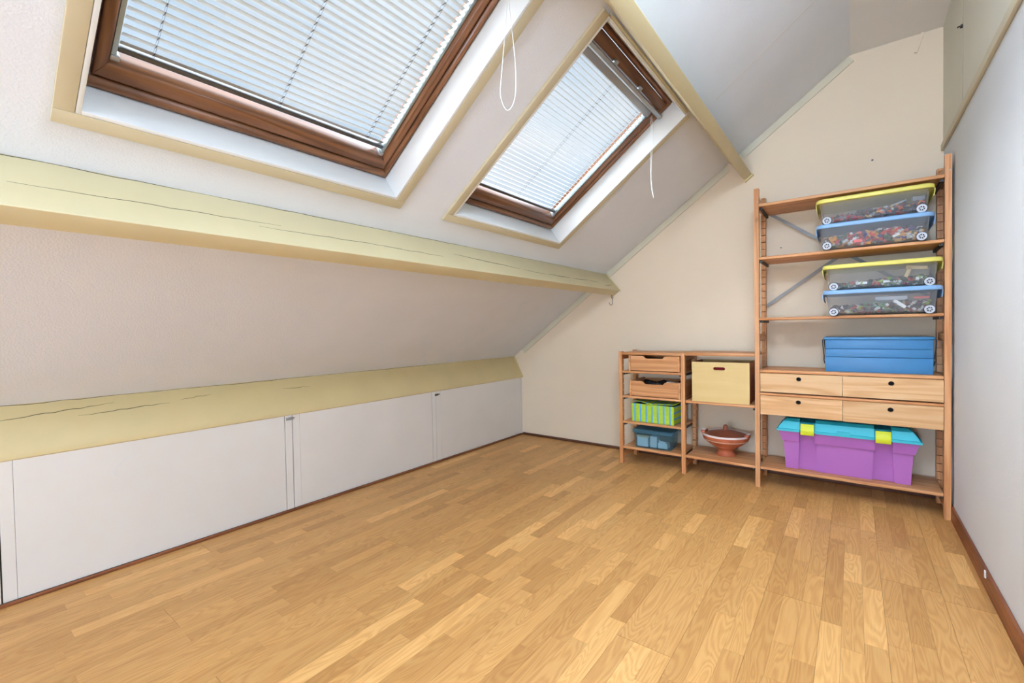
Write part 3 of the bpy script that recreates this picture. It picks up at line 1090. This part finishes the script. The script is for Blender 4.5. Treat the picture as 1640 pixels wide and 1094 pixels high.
# ------------------------------------------------------------------ wheeled storage bins
BW, BD, BH = 0.468, 0.300, 0.132          # body
rb = random.Random(5)
PALS = {
    'mixed': ((206, 34, 36), (206, 34, 36), (214, 44, 40), (238, 196, 40), (240, 240, 236), (226, 226, 222), (44, 46, 54), (40, 90, 176), (60, 140, 70), (236, 120, 70), (230, 206, 160), (150, 154, 160)),
    'dark': ((40, 42, 50), (56, 60, 74), (40, 42, 50), (204, 40, 40), (232, 232, 230), (150, 154, 162), (236, 150, 96), (238, 200, 60), (70, 74, 84)),
    'green': ((36, 130, 80), (46, 146, 96), (36, 60, 96), (232, 232, 230), (44, 48, 58), (206, 44, 44), (180, 206, 70)),
    'busy': ((170, 40, 48), (140, 40, 50), (40, 110, 70), (226, 226, 222), (48, 50, 60), (196, 70, 60), (190, 200, 70), (60, 66, 80)),
}


def brick_box(bm, cl, c, sz, rot, col):
    m = Matrix.Rotation(rot[2], 3, 'Z') @ Matrix.Rotation(rot[0], 3, 'X') @ Matrix.Rotation(rot[1], 3, 'Y')
    vs_ = []
    for z in (-1, 1):
        for y in (-1, 1):
            for x in (-1, 1):
                vs_.append(bm.verts.new(Vector(c) + m @ Vector((x * sz[0] / 2, y * sz[1] / 2, z * sz[2] / 2))))
    for f in ((0, 2, 3, 1), (4, 5, 7, 6), (0, 1, 5, 4), (2, 6, 7, 3), (0, 4, 6, 2), (1, 3, 7, 5)):
        fc = bm.faces.new([vs_[i] for i in f])
        for lp in fc.loops:
            lp[cl] = (*lin(col), 1)


def heap(x, pile):
    if pile == 'mixed':
        return 0.062 + 0.016 * math.sin(3.0 * x / BW + 1.2)
    if pile == 'dark':
        return 0.022 + 0.052 * max(0, (x / BW + 0.35)) ** 1.2
    if pile == 'green':
        return 0.020 + 0.030 * max(0, x / BW + 0.3)
    return 0.036 + 0.03 * max(0, x / BW + 0.3)


def storage_bin(loc, lid_mat, lid_label, label, pile, stuff_label, yellow):
    t = thing('storage_bin', label, 'storage bin', loc, 0, 'wheeled storage bins on the tall shelves')
    z0, z1 = 0.006, BH
    r = 0.03
    bm = bmesh.new()
    wb, db = BW - 0.022, BD - 0.018
    loft(bm, [rl(wb - 0.02, db - 0.02, 0.02, z0), rl(wb, db, r, z0 + 0.010), rl(BW, BD, r, z1), rl(BW - 0.005, BD - 0.005, r - 0.002, z1), rl(wb - 0.005, db - 0.005, r - 0.002, z0 + 0.013), rl(wb - 0.025, db - 0.025, 0.018, z0 + 0.004)])
    obj('body', bm, 'clear', t)
    # lid with downturned end grips
    bm = bmesh.new()
    lw, ld = BW + 0.034, BD + 0.030
    loft(bm, [rl(lw - 0.004, ld - 0.004, 0.035, z1 - 0.012), rl(lw, ld, 0.037, z1 - 0.008), rl(lw, ld, 0.037, z1 + 0.003), rl(lw - 0.012, ld - 0.012, 0.034, z1 + 0.010),
              rl(lw - 0.04, ld - 0.04, 0.03, z1 + 0.010), rl(lw - 0.05, ld - 0.05, 0.028, z1 + 0.004)])
    lid = obj('lid', bm, lid_mat, t)
    for e in (-1, 1):
        bm = bmesh.new()
        n = 6
        rows = []
        for th_ in (0.0, 0.0025):
            rows.append([])
        prof = [(lw / 2 - 0.006, z1 - 0.004), (lw / 2 + 0.001, z1 - 0.012), (lw / 2 + 0.001, z1 - 0.03), (lw / 2 - 0.003, z1 - 0.05)]
        sec = [(e * a, z) for a, z in prof] + [(e * (a - 0.003), z) for a, z in reversed(prof)]
        loft(bm, [[(a, y, z) for a, z in sec] for y in (-ld / 2 + 0.035, ld / 2 - 0.035)])
        obj('end_grip', bm, lid_mat, lid)
    # wheels on the long sides
    for ex in (-1, 1):
        for ey in (-1, 1):
            x_, y_ = ex * 0.1995 - 0.004 * 0, ey * (BD / 2 - 0.004)
            bm = bmesh.new()
            zc = 0.0205
            prism(bm, circ(x_, zc, 0.0205, 26), 'y', y_ - 0.006, y_ + 0.006, holes=[circ(x_, zc, 0.0125, 26)])
            for k in range(6):
                a = k * math.pi / 3 + 0.3
                d = Vector((math.cos(a), math.sin(a)))
                s_ = Vector((-d.y, d.x)) * 0.0015
                pts = [(x_ + d.x * 0.004 + s_.x, zc + d.y * 0.004 + s_.y), (x_ + d.x * 0.004 - s_.x, zc + d.y * 0.004 - s_.y), (x_ + d.x * 0.013 - s_.x, zc + d.y * 0.013 - s_.y), (x_ + d.x * 0.013 + s_.x, zc + d.y * 0.013 + s_.y)]
                prism(bm, pts, 'y', y_ - 0.005, y_ + 0.005)
            prism(bm, circ(x_, zc, 0.0045, 14), 'y', y_ - 0.007, y_ + 0.007)
            wh = obj('wheel', bm, 'wheelwhite', t)
            bm = bmesh.new()
            prism(bm, circ(x_, zc, 0.0128, 20), 'y', y_ - 0.003, y_ + 0.003)
            obj('hub', bm, 'wheeldark', wh)
            bm = bmesh.new()
            ri = y_ - ey * 0.0075
            prism(bm, circ(x_, zc + 0.001, 0.024, 24), 'y', min(ri, ri + ey * 0.003), max(ri, ri + ey * 0.003))
            obj('wheel_arch', bm, 'wheeldark', wh)
    # loose bricks
    bm = bmesh.new()
    cl = bm.loops.layers.color.new('Col')
    pal = PALS[pile]
    W2, D2 = (BW - 0.06) / 2, (BD - 0.05) / 2
    for _ in range(460):
        x_, y_ = rb.uniform(-W2, W2), rb.choice((rb.uniform(-D2, D2), rb.uniform(-D2, -D2 + 0.05)))
        top = heap(x_, pile)
        z = z0 + 0.012 + max(0, rb.uniform(0, 1)) * top * (1 - 0.15 * abs(y_) / D2)
        sz = (rb.choice((0.016, 0.016, 0.024, 0.032)), rb.choice((0.012, 0.016)), rb.choice((0.0096, 0.014)))
        col = rb.choice(pal)
        if pile == 'mixed' and x_ < -0.12 and rb.random() < 0.5:
            col = rb.choice(((240, 200, 40), (56, 60, 66), (60, 140, 80)))
        if pile == 'dark' and x_ < -0.05 and rb.random() < 0.6:
            col = rb.choice(((206, 50, 50), (214, 70, 60), (160, 166, 172)))
        brick_box(bm, cl, (x_, y_, z), sz, (rb.uniform(-0.7, 0.7), rb.uniform(-0.7, 0.7), rb.uniform(0, 3.1)), col)
    big = {'mixed': (((-0.02, -0.12, 0.075), (0.024, 0.012, 0.018), (0.3, 0.5, 0.2), (232, 206, 150)), ((0.1, -0.125, 0.04), (0.03, 0.01, 0.012), (0, -0.4, 0), (244, 244, 240)), ((-0.06, -0.13, 0.03), (0.036, 0.01, 0.016), (0, 0, 0), (240, 120, 70)),
                     ((0.03, 0.12, 0.095), (0.24, 0.02, 0.05), (0, 0, 0), (70, 118, 190))),
           'dark': (((-0.03, -0.09, 0.055), (0.07, 0.03, 0.022), (0.3, -0.1, 0.1), (52, 58, 76)), ((0.11, -0.11, 0.068), (0.07, 0.008, 0.008), (0, -0.35, 0.2), (214, 216, 220)), ((-0.1, -0.12, 0.03), (0.09, 0.006, 0.006), (0, -0.15, 0.1), (170, 176, 184)), ((0.19, -0.08, 0.085), (0.05, 0.03, 0.02), (0.2, 0, 0.2), (190, 196, 204)), ((0.1, 0.02, 0.075), (0.06, 0.04, 0.03), (0.2, -0.5, 0.5), (46, 48, 58))),
           'green': (((-0.10, -0.02, 0.036), (0.2, 0.12, 0.006), (0.0, -0.12, 0.05), (40, 140, 86)), ((0.06, 0.02, 0.048), (0.1, 0.06, 0.03), (0.1, -0.1, 0.2), (44, 70, 110)), ((-0.075, -0.125, 0.030), (0.05, 0.012, 0.012), (0, 0, 0), (246, 246, 244)), ((0.045, -0.125, 0.032), (0.055, 0.012, 0.012), (0, -0.06, 0), (246, 246, 244)),
                     ((0.155, -0.08, 0.097), (0.085, 0.016, 0.018), (0, 0.12, 0), (236, 222, 186)), ((0.118, -0.08, 0.07), (0.016, 0.016, 0.06), (0, 0.35, 0), (236, 222, 186))),
           'busy': (((0.05, -0.11, 0.085), (0.13, 0.012, 0.02), (0.3, 0, 0), (220, 224, 228)), ((0.17, -0.12, 0.08), (0.06, 0.016, 0.01), (0, 0, 0), (226, 130, 90)), ((0.085, -0.125, 0.05), (0.06, 0.01, 0.016), (0, 0.7, 0), (242, 242, 240)),
                    ((-0.02, -0.13, 0.062), (0.09, 0.008, 0.006), (0, 0, 0), (52, 160, 96)), ((-0.02, -0.13, 0.042), (0.09, 0.008, 0.006), (0, 0, 0), (52, 160, 96)), ((-0.063, -0.13, 0.052), (0.006, 0.008, 0.02), (0, 0, 0), (52, 160, 96)), ((0.023, -0.13, 0.052), (0.006, 0.008, 0.02), (0, 0, 0), (52, 160, 96)))}[pile]
    for c, sz, rot, col in big:
        brick_box(bm, cl, (c[0], c[1], c[2] + 0.004), sz, rot, col)
    s = obj('toy_bricks', bm, 'bricks', None, loc, smooth=0)
    tag(s, stuff_label, 'toy bricks', 'toy bricks in the wheeled bins', 'stuff')
    return t


BY = -0.378 + BD / 2 + 0.004
storage_bin((2.6275, BY, 1.4315), 'lidblue', '', 'clouded wheeled bin with sky-blue lid on the second shelf, under a yellow-lidded bin', 'mixed', 'mostly red loose toy bricks in the upper blue-lidded bin', False)
storage_bin((2.6275, BY, 1.4315 + BH + 0.0105), 'yellow', '', 'clouded wheeled bin with yellow lid right beneath the top shelf', 'dark', 'dark and red loose toy bricks in the topmost bin', True)
storage_bin((2.6575, BY, 1.0565), 'lidblue', '', 'clouded wheeled bin with sky-blue lid on the third shelf, lowest of the four', 'busy', 'mixed toy bricks with a green frame in the lowest bin', False)
storage_bin((2.6575, BY, 1.0565 + BH + 0.0105), 'yellow', '', 'clouded wheeled bin with yellow lid standing in the lower pair of bins', 'green', 'few green and white toy bricks in the lower yellow-lidded bin', True)

# ------------------------------------------------------------------ blue metal tool box
tb = thing('tool_box', 'blue enamelled metal tool box on the shelf above the drawers', 'tool box', (2.6475, -0.293, 0.7352))
HWt, Dp = 0.2325, 0.215
obj('body', B(-HWt, HWt, 0, Dp, 0, 0.083), 'toolblue', tb, bev=0.002)
obj('tray', B(-HWt, HWt, 0, Dp, 0.085, 0.130), 'toolblue', tb, bev=0.002)
obj('tray', B(-HWt, HWt, 0, Dp, 0.132, 0.181), 'toolblue', tb, bev=0.002)
bm = bmesh.new()
loft(bm, [rl(2 * HWt + 0.002, Dp, 0.01, 0.181, 5, 0, Dp / 2), rl(2 * HWt + 0.018, Dp + 0.012, 0.02, 0.184, 5, 0, Dp / 2), rl(2 * HWt + 0.024, Dp + 0.018, 0.024, 0.190, 5, 0, Dp / 2), rl(2 * HWt + 0.018, Dp + 0.014, 0.022, 0.196, 5, 0, Dp / 2), rl(2 * HWt, Dp - 0.004, 0.016, 0.199, 5, 0, Dp / 2)])
obj('lid', bm, 'tooldark', tb)
for e in (-1, 1):
    bm = bmesh.new()
    tube(bm, smooth_pts([(e * (HWt + 0.012), 0.006, 0.186), (e * (HWt + 0.011), 0.006, 0.15), (e * (HWt + 0.005), 0.008, 0.085), (e * (HWt + 0.006), 0.012, 0.064), (e * (HWt + 0.002), 0.02, 0.045)], 5), 0.0028)
    hn = obj('handle', bm, 'wire', tb)
    bm = bmesh.new()
    tube(bm, smooth_pts([(e * (HWt + 0.012), Dp - 0.006, 0.186), (e * (HWt + 0.011), Dp - 0.006, 0.15), (e * (HWt + 0.005), Dp - 0.012, 0.085), (e * (HWt + 0.002), Dp - 0.02, 0.045)], 5), 0.0028)
    obj('handle', bm, 'wire', tb)
    bm = bmesh.new()
    prism(bm, circ(0.008, 0.075, 0.007, 14), 'x', min(e * (HWt + 0.001), e * (HWt + 0.009)), max(e * (HWt + 0.001), e * (HWt + 0.009)))
    prism(bm, circ(0.02, 0.048, 0.006, 14), 'x', min(e * (HWt + 0.0), e * (HWt + 0.006)), max(e * (HWt + 0.0), e * (HWt + 0.006)))
    obj('pivot', bm, 'steel', hn)

# ------------------------------------------------------------------ purple chest
ch = thing('storage_chest', 'purple plastic chest with turquoise lid and lime latches on the bottom shelf', 'storage chest', (2.503, -0.290, 0.1332))
YBK = 0.232


def section(bm, xl0, xr0, xl1, xr1, xlf, xrf):
    """one proud panel of the chest: tapered front, then a flange leaning out under the lid"""
    P_ = [(xl0, xr0, 0.0, 0.006), (xl0, xr0, 0.001, 0.0), (xl1, xr1, -0.004, 0.169), (xl1 - (0.006 if xlf < xl1 else 0), xr1 + (0.006 if xrf > xr1 else 0), -0.018, 0.170), (xlf, xrf, -0.033, 0.231), (xlf, xrf, -0.033, 0.2325)]
    loft(bm, [[(a, y, z), (b, y, z), (b, YBK, z), (a, YBK, z)] for a, b, y, z in P_[1:]])


bm = bmesh.new()
section(bm, -0.289, -0.224, -0.299, -0.217, -0.322, -0.217)
section(bm, -0.130, 0.127, -0.133, 0.133, -0.136, 0.136)
section(bm, 0.222, 0.289, 0.213, 0.299, 0.213, 0.322)
bevel(bm, 0.004, 2, 25)
loft(bm, [[(-0.27, y, z), (0.27, y, z), (0.27, YBK - 0.004, z), (-0.27, YBK - 0.004, z)] for y, z in ((0.018, 0.0005), (0.014, 0.17), (-0.004, 0.23), (-0.004, 0.232))])
obj('body', bm, 'purple', ch)
bm = bmesh.new()


def lid_block(a, b, ea, eb, out, top):
    za, zb, zc, zd = 0.2330, 0.2465, 0.250, 0.300
    L = []
    for i, (dy, dx, z) in enumerate(((0, 0, za), (0, 0, zb), (0.008, 0.008, zb + 0.001), (0.012, 0.014, zc + 0.012), (0.026, 0.034, zd - 0.010), (0.050, 0.052, top))):
        L.append([(a + (dx if ea else 0), out + dy, z), (b - (dx if eb else 0), out + dy, z), (b - (dx if eb else 0), YBK + 0.012 - dy * 0.5, z), (a + (dx if ea else 0), YBK + 0.012 - dy * 0.5, z)])
    loft(bm, L)


lid_block(-0.332, -0.2135, True, False, -0.046, 0.306)
lid_block(-0.136, 0.135, False, False, -0.046, 0.306)
lid_block(0.208, 0.332, False, True, -0.046, 0.306)
bevel(bm, 0.0018, 2, 20)
loft(bm, [[(-0.25, y, z), (0.25, y, z), (0.25, YBK, z), (-0.25, YBK, z)] for y, z in ((-0.026, 0.234), (-0.026, 0.244), (0.004, 0.286), (0.02, 0.288))])
box(bm, -0.031, 0.030, -0.0475, -0.040, 0.2375, 0.262)
lid = obj('lid', bm, 'teal', ch, smooth=20)
for (xa, xb) in ((-0.2085, -0.1415), (0.1395, 0.2065)):
    bm = bmesh.new()
    pr = [(-0.036, 0.217), (-0.046, 0.219), (-0.050, 0.226), (-0.050, 0.256), (-0.046, 0.268), (-0.034, 0.284), (-0.028, 0.284), (-0.030, 0.262), (-0.038, 0.25)]
    prism(bm, pr, 'x', xa, xb)
    obj('latch', bm, 'latch', ch, bev=0.002)

# ------------------------------------------------------------------ low bays
# open wooden trays with a dipped front
def tray(x0, x1, yf, z0, h, dip0, dip1, label):
    t = thing('wooden_tray', label, 'tray', ((x0 + x1) / 2, yf, z0), 0, 'open pine trays in the narrow bay')
    w = (x1 - x0) / 2
    c0, c1 = dip0 - (x0 + x1) / 2, dip1 - (x0 + x1) / 2
    dp = 0.019
    top = [(-w + 0.014, h), (c0, h), (c0 + 0.012, h - 0.004), (c0 + 0.026, h - dp), (c0 + 0.036, h - dp - 0.001), (c1 - 0.036, h - dp - 0.001), (c1 - 0.026, h - dp), (c1 - 0.012, h - 0.004), (c1, h), (w - 0.014, h)]
    bm = bmesh.new()
    prism(bm, [(w - 0.014, 0.004), (-w + 0.014, 0.004)] + top, 'y', 0.0, 0.012)
    obj('front_panel', bm, 'pine_x', t, bev=0.0015, seg=1)
    for e in (-1, 1):
        obj('side_panel', B(min(e * w, e * (w - 0.0135)), max(e * w, e * (w - 0.0135)), -0.003, 0.28, 0, h + 0.002), 'pine_y', t, bev=0.002)
    obj('back_panel', B(-w + 0.0145, w - 0.0145, 0.268, 0.28, 0.004, h - 0.004), 'pine_x', t, bev=0.0015, seg=1)
    obj('base_panel', B(-w + 0.0145, w - 0.0145, 0.0125, 0.2675, 0.004, 0.010), 'pine_x', t, smooth=0)
    return t


tray(1.230, 1.597, -0.345, 0.6925, 0.112, 1.330, 1.504, 'pine tray with dipped front edge on the uppermost level of the narrow bay')
tray(1.235, 1.600, -0.347, 0.5085, 0.112, 1.323, 1.505, 'pine tray holding dark odds and ends, second level of the narrow bay')
bm = bmesh.new()
rc = random.Random(9)
rows = []
for i in range(9):
    rows.append([(-0.15 + 0.3 * k / 11, 0.03 + 0.22 * i / 8, 0.09 + 0.012 * math.sin(k * 1.3 + i) + rc.uniform(-0.004, 0.004)) for k in range(12)])
loft(bm, rows, False, False, closed=False)
v = bmesh.ops.extrude_face_region(bm, geom=bm.faces[:])
bmesh.ops.translate(bm, verts=[g for g in v['geom'] if isinstance(g, bmesh.types.BMVert)], vec=(0, 0, -0.07))
tag(obj('folded_cloth', bm, 'darkstuff', None, (1.4175, -0.347, 0.5085)), 'crumpled charcoal cloth lying in the second pine tray', 'cloth')
bm = bmesh.new()
tube(bm, smooth_pts([(0, 0, 0.006), (0.03, 0.01, 0.009), (0.06, 0.0, 0.006), (0.075, 0.02, 0.007)], 5), 0.006)
tag(obj('coiled_wire', bm, 'screw', None, (1.49, -0.30, 0.608)), 'short silvery cable end on the charcoal cloth', 'cable')

# striped cloth box
gb = thing('fabric_box', 'lime and sky-blue striped cloth box tied with a bow, third level of the narrow bay', 'fabric box', (1.394, -0.326, 0.3185), R(-3.5))
GW, GD, GH = 0.155, 0.22, 0.132
bm = bmesh.new()
loft(bm, [[(-a, 0 + s, z), (a, 0 + s, z), (a, GD - s, z), (-a, GD - s, z)] for a, s, z in ((GW - 0.003, 0.003, 0), (GW, 0, 0.006), (GW + 0.002, -0.001, GH), (GW - 0.003, 0.005, GH), (GW - 0.005, 0.006, 0.01))])
obj('body', bm, 'stripes', gb, smooth=25)
bm = bmesh.new()
rows = []
for i in range(7):
    q = i / 6
    rows.append([(-GW + 2 * GW * k / 12, 0.004 + (GD - 0.004) * q, GH + 0.003 + 0.014 * (1 - q) * abs(math.cos(k / 12 * math.pi)) ** 1.5 * (1.1 if k < 6 else 0.4) + 0.01 * q) for k in range(13)])
loft(bm, rows, False, False, closed=False)
v = bmesh.ops.extrude_face_region(bm, geom=bm.faces[:])
bmesh.ops.translate(bm, verts=[g for g in v['geom'] if isinstance(g, bmesh.types.BMVert)], vec=(0, 0, 0.004))
flap = obj('lid', bm, 'stripes', gb)
obj('lining', B(-GW + 0.006, GW - 0.006, 0.008, GD - 0.008, GH - 0.03, GH - 0.006), 'clothdark', gb)
bm = bmesh.new()
tube(bm, smooth_pts([(-0.02, -0.002, GH), (-0.035, -0.008, GH + 0.005), (-0.05, -0.006, GH - 0.004), (-0.035, -0.007, GH - 0.008), (-0.02, -0.005, GH - 0.002)], 5), 0.003)
tube(bm, smooth_pts([(-0.02, -0.002, GH), (-0.005, -0.008, GH + 0.006), (0.008, -0.006, GH - 0.003), (-0.005, -0.007, GH - 0.008), (-0.02, -0.005, GH - 0.002)], 5), 0.003)
box(bm, -0.026, -0.013, -0.008, 0.002, GH - 0.008, GH + 0.004)
loft(bm, [[(-0.024 + dx, y, z), (-0.006 + dx, y, z), (-0.006 + dx, y + 0.002, z), (-0.024 + dx, y + 0.002, z)] for dx, y, z in ((0, -0.004, GH - 0.004), (0.003, -0.007, GH - 0.03), (0.004, -0.008, GH - 0.056), (0.002, -0.004, GH - 0.07))])
obj('ribbon', bm, 'lime', gb)

# blue see-through tub with cartons
bt = thing('plastic_tub', 'blue see-through plastic tub with lid on the lowest level of the narrow bay', 'plastic tub', (1.394, -0.330, 0.1315), R(2.5))
bm = bmesh.new()
TW, TD, TH_ = 0.272, 0.185, 0.118
cyt = TD / 2
loft(bm, [rl(TW - 0.02, TD - 0.02, 0.012, 0.0, 4, 0, cyt), rl(TW - 0.012, TD - 0.012, 0.016, 0.006, 4, 0, cyt), rl(TW + 0.006, TD + 0.004, 0.018, TH_, 4, 0, cyt), rl(TW + 0.002, TD, 0.016, TH_, 4, 0, cyt), rl(TW - 0.016, TD - 0.016, 0.014, 0.008, 4, 0, cyt)])
obj('body', bm, 'tubblue', bt)
bm = bmesh.new()
loft(bm, [rl(TW + 0.010, TD + 0.008, 0.018, TH_ - 0.010, 4, 0, cyt), rl(TW + 0.022, TD + 0.018, 0.022, TH_ - 0.008, 4, 0, cyt), rl(TW + 0.026, TD + 0.022, 0.024, TH_ + 0.010, 4, 0, cyt), rl(TW + 0.010, TD + 0.006, 0.02, TH_ + 0.016, 4, 0, cyt), rl(TW - 0.02, TD - 0.02, 0.016, TH_ + 0.010, 4, 0, cyt)])
obj('lid', bm, 'tublid', bt)
mt = Matrix.Translation((1.394, -0.330, 0.1315)) @ Matrix.Rotation(R(2.5), 4, 'Z')
for nm, lb, b, mt_, lidmat in (('small_carton', 'white carton with a tan top at the left inside the blue tub', (-0.116, -0.036, 0.016, 0.10, 0.0085, 0.075), 'carton', 'cartontan'),
                               ('small_carton', 'upright pale carton in the middle inside the blue tub', (-0.022, 0.026, 0.02, 0.09, 0.0085, 0.088), 'carton', None),
                               ('small_carton', 'low white carton with a raised flap at the right inside the blue tub', (0.036, 0.102, 0.016, 0.08, 0.0085, 0.046), 'carton', 'carton')):
    o = obj(nm, B(b[0] - (b[0] + b[1]) / 2, b[1] - (b[0] + b[1]) / 2, 0, b[3] - b[2], 0, b[5] - b[4]), mt_, None, bev=0.001, seg=1)
    o.matrix_world = mt @ Matrix.Translation(((b[0] + b[1]) / 2, b[2], b[4]))
    tag(o, lb, 'carton', 'cartons in the blue tub')
    w_, h_ = (b[1] - b[0]) / 2, b[5] - b[4]
    if lidmat == 'cartontan':
        obj('flap', B(-w_ - 0.003, w_ + 0.012, -0.004, b[3] - b[2] + 0.004, h_ + 0.0005, h_ + 0.014), lidmat, o, bev=0.001, seg=1)
    elif lidmat:
        bm = bmesh.new()
        loft(bm, [[(-w_ + 0.01, -0.001, h_), (w_ - 0.01, -0.001, h_), (w_ - 0.01, 0.002, h_), (-w_ + 0.01, 0.002, h_)], [(-w_ + 0.004, -0.003, h_ + 0.024), (w_ - 0.012, -0.003, h_ + 0.012), (w_ - 0.012, 0, h_ + 0.012), (-w_ + 0.004, 0, h_ + 0.024)]])
        obj('flap', bm, lidmat, o, smooth=0)

# birch box with a grip hole
wb = thing('wooden_box', 'pale birch plywood box with oval grip hole in the middle bay', 'box', (1.853, -0.350, 0.5085), R(2.0))
bw2, bh2, bd2 = 0.173, 0.264, 0.275
gx, gz, gw, gr = -0.004, 0.222, 0.036, 0.0105
slot = [(gx + s * (gw - gr) + gr * math.cos(R(a)), gz + gr * math.sin(R(a))) for s, a0 in ((1, -90), (-1, 90)) for a in range(a0, a0 + 181, 30)]
for nm, y0 in (('front_panel', 0.0), ('back_panel', bd2 - 0.012)):
    bm = bmesh.new()
    prism(bm, [(-bw2, 0), (bw2, 0), (bw2, bh2), (-bw2, bh2)], 'y', y0, y0 + 0.012, holes=[slot])
    obj(nm, bm, 'ply', wb, smooth=0)
for e in (-1, 1):
    obj('side_panel', B(min(e * bw2, e * (bw2 - 0.012)), max(e * bw2, e * (bw2 - 0.012)), 0.0125, bd2 - 0.0125, 0, bh2), 'plyedge', wb, smooth=0)
obj('base_panel', B(-bw2 + 0.0125, bw2 - 0.0125, 0.0125, bd2 - 0.0125, 0.004, 0.012), 'ply', wb, smooth=0)
bm = bmesh.new()
loft(bm, [rl(2 * bw2 - 0.04 - i, 0.22 - i, 0.04, z, 5, 0, bd2 / 2) for i, z in ((0, 0.013), (0, 0.2), (0.03, 0.225), (0.08, 0.235))])
o = obj('folded_blanket', bm, 'redstuff', None, None)
o.matrix_world = Matrix.Translation((1.853, -0.350, 0.5085)) @ Matrix.Rotation(R(2.0), 4, 'Z')
tag(o, 'red cloth filling the birch box, glimpsed through its grip hole', 'cloth')

# terracotta footed dish
tp = thing('terracotta_dish', 'footed terracotta dish with white bands and lug handles on the lower middle shelf', 'dish', (1.852, -0.190, 0.1312))
prof = [(0.0, 0.0), (0.062, 0.0), (0.063, 0.004), (0.056, 0.012), (0.0505, 0.024), (0.049, 0.036), (0.053, 0.044), (0.068, 0.051), (0.074, 0.060), (0.076, 0.062), (0.086, 0.066), (0.088, 0.072), (0.104, 0.078), (0.106, 0.083), (0.122, 0.092), (0.124, 0.098), (0.138, 0.105), (0.141, 0.112),
        (0.145, 0.125), (0.147, 0.138), (0.1475, 0.143), (0.145, 0.1475), (0.141, 0.1475), (0.138, 0.142), (0.135, 0.128), (0.12, 0.10), (0.08, 0.075), (0.0, 0.068)]
bm = lathe(bmesh.new(), prof, 48)
obj('bowl', bm, 'terra', tp)
bm = lathe(bmesh.new(), [(0.0, 0.132), (0.136, 0.132), (0.137, 0.138), (0.12, 0.146), (0.08, 0.158), (0.03, 0.168), (0.017, 0.171), (0.014, 0.178), (0.016, 0.19), (0.013, 0.20), (0.006, 0.206), (0.0, 0.207)], 40)
obj('lid', bm, 'terralid', tp)
for a0 in (180, 0):
    bm = bmesh.new()
    rows = []
    for k in range(9):
        a = R(a0 - 19 + 38 * k / 8)
        hgt = 0.147 + 0.016 * math.sin(math.pi * min(max(k / 8, 0.12), 0.88)) ** 0.5
        rows.append([(r * math.cos(a), r * math.sin(a), z) for r, z in ((0.128, 0.140), (0.129, hgt - 0.003), (0.136, hgt), (0.150, hgt), (0.155, hgt - 0.006), (0.148, 0.132))])
    loft(bm, rows)
    obj('lug', bm, 'terralug', tp, bev=0.002)

# ------------------------------------------------------------------ small fittings
hk = thing('wall_hook', 'small wire hook hanging from a screw eye under the middle beam', 'hook', (0.965, -0.045, 1.282))
bm = bmesh.new()
tube(bm, [(-0.012, -0.012, 0.012), (0.0, 0.0, -0.008)], 0.0022)
tube(bm, [(0.006 * math.cos(R(a)), 0.0, -0.014 + 0.006 * math.sin(R(a))) for a in range(0, 360, 30)], 0.0018, 6, True)
obj('screw_eye', bm, 'steel', hk)
bm = bmesh.new()
tube(bm, [(0.004 + 0.007 * math.cos(R(a)), 0.003, -0.026 + 0.007 * math.sin(R(a))) for a in range(0, 360, 30)], 0.0018, 6, True)
tube(bm, smooth_pts([(0.004, 0.003, -0.033), (0.005, 0.0, -0.06), (0.004, -0.003, -0.078), (-0.003, -0.01, -0.086), (-0.010, -0.018, -0.078), (-0.014, -0.022, -0.062)], 5), 0.002)
obj('hook', bm, 'steel', hk)
for (x_, z_, lb) in ((2.639, 1.991, 'small dark screw in the gable wall above the tall shelves'), (2.163, 1.525, 'tiny dark screw in the gable wall behind the upper tall shelf'), (1.696, 1.998, 'small dark screw in the gable wall beside the cover strip')):
    bm = bmesh.new()
    prism(bm, circ(0, 0, 0.0055 if x_ != 2.163 else 0.004, 12), 'y', -0.004, 0.0)
    prism(bm, circ(0, 0, 0.003, 8), 'y', -0.006, -0.003)
    tag(obj('wall_screw', bm, 'steel', None, (x_, 0, z_)), lb, 'screw', 'screws in the gable wall')

# ------------------------------------------------------------------ fill globes added out of view to even the light
M['fillmetal'] = plain('fill_stem_white', (226, 226, 222), 0.4, 0.02, 5)
for lx, ly, lz, lr, ls, lc_, lb in FILL_GLOBES:
    t = NT('fill_globe_glow')
    t.p.inputs['Base Color'].default_value = (0.9, 0.9, 0.88, 1)
    t.p.inputs['Emission Color'].default_value = (*lc_, 1)
    t.p.inputs['Emission Strength'].default_value = ls
    top = min(ZF, C0 + SL * lx) - 0.002
    lp = thing('fill_globe', lb, 'lamp', (lx, ly, lz))
    bm = bmesh.new()
    lathe(bm, [(lr * math.cos(R(q)), lr * math.sin(R(q))) for q in range(-90, 91, 10)], 32)
    obj('globe', bm, t.m, lp)
    bm = bmesh.new()
    lathe(bm, [(0.0, lr - 0.002), (0.035, lr - 0.004), (0.035, lr + 0.02), (0.01, lr + 0.03), (0.005, lr + 0.035), (0.005, top - lz - 0.02), (0.05, top - lz - 0.018), (0.05, top - lz), (0, top - lz)], 20)
    obj('stem', bm, 'fillmetal', lp)
bpy.context.view_layer.update()
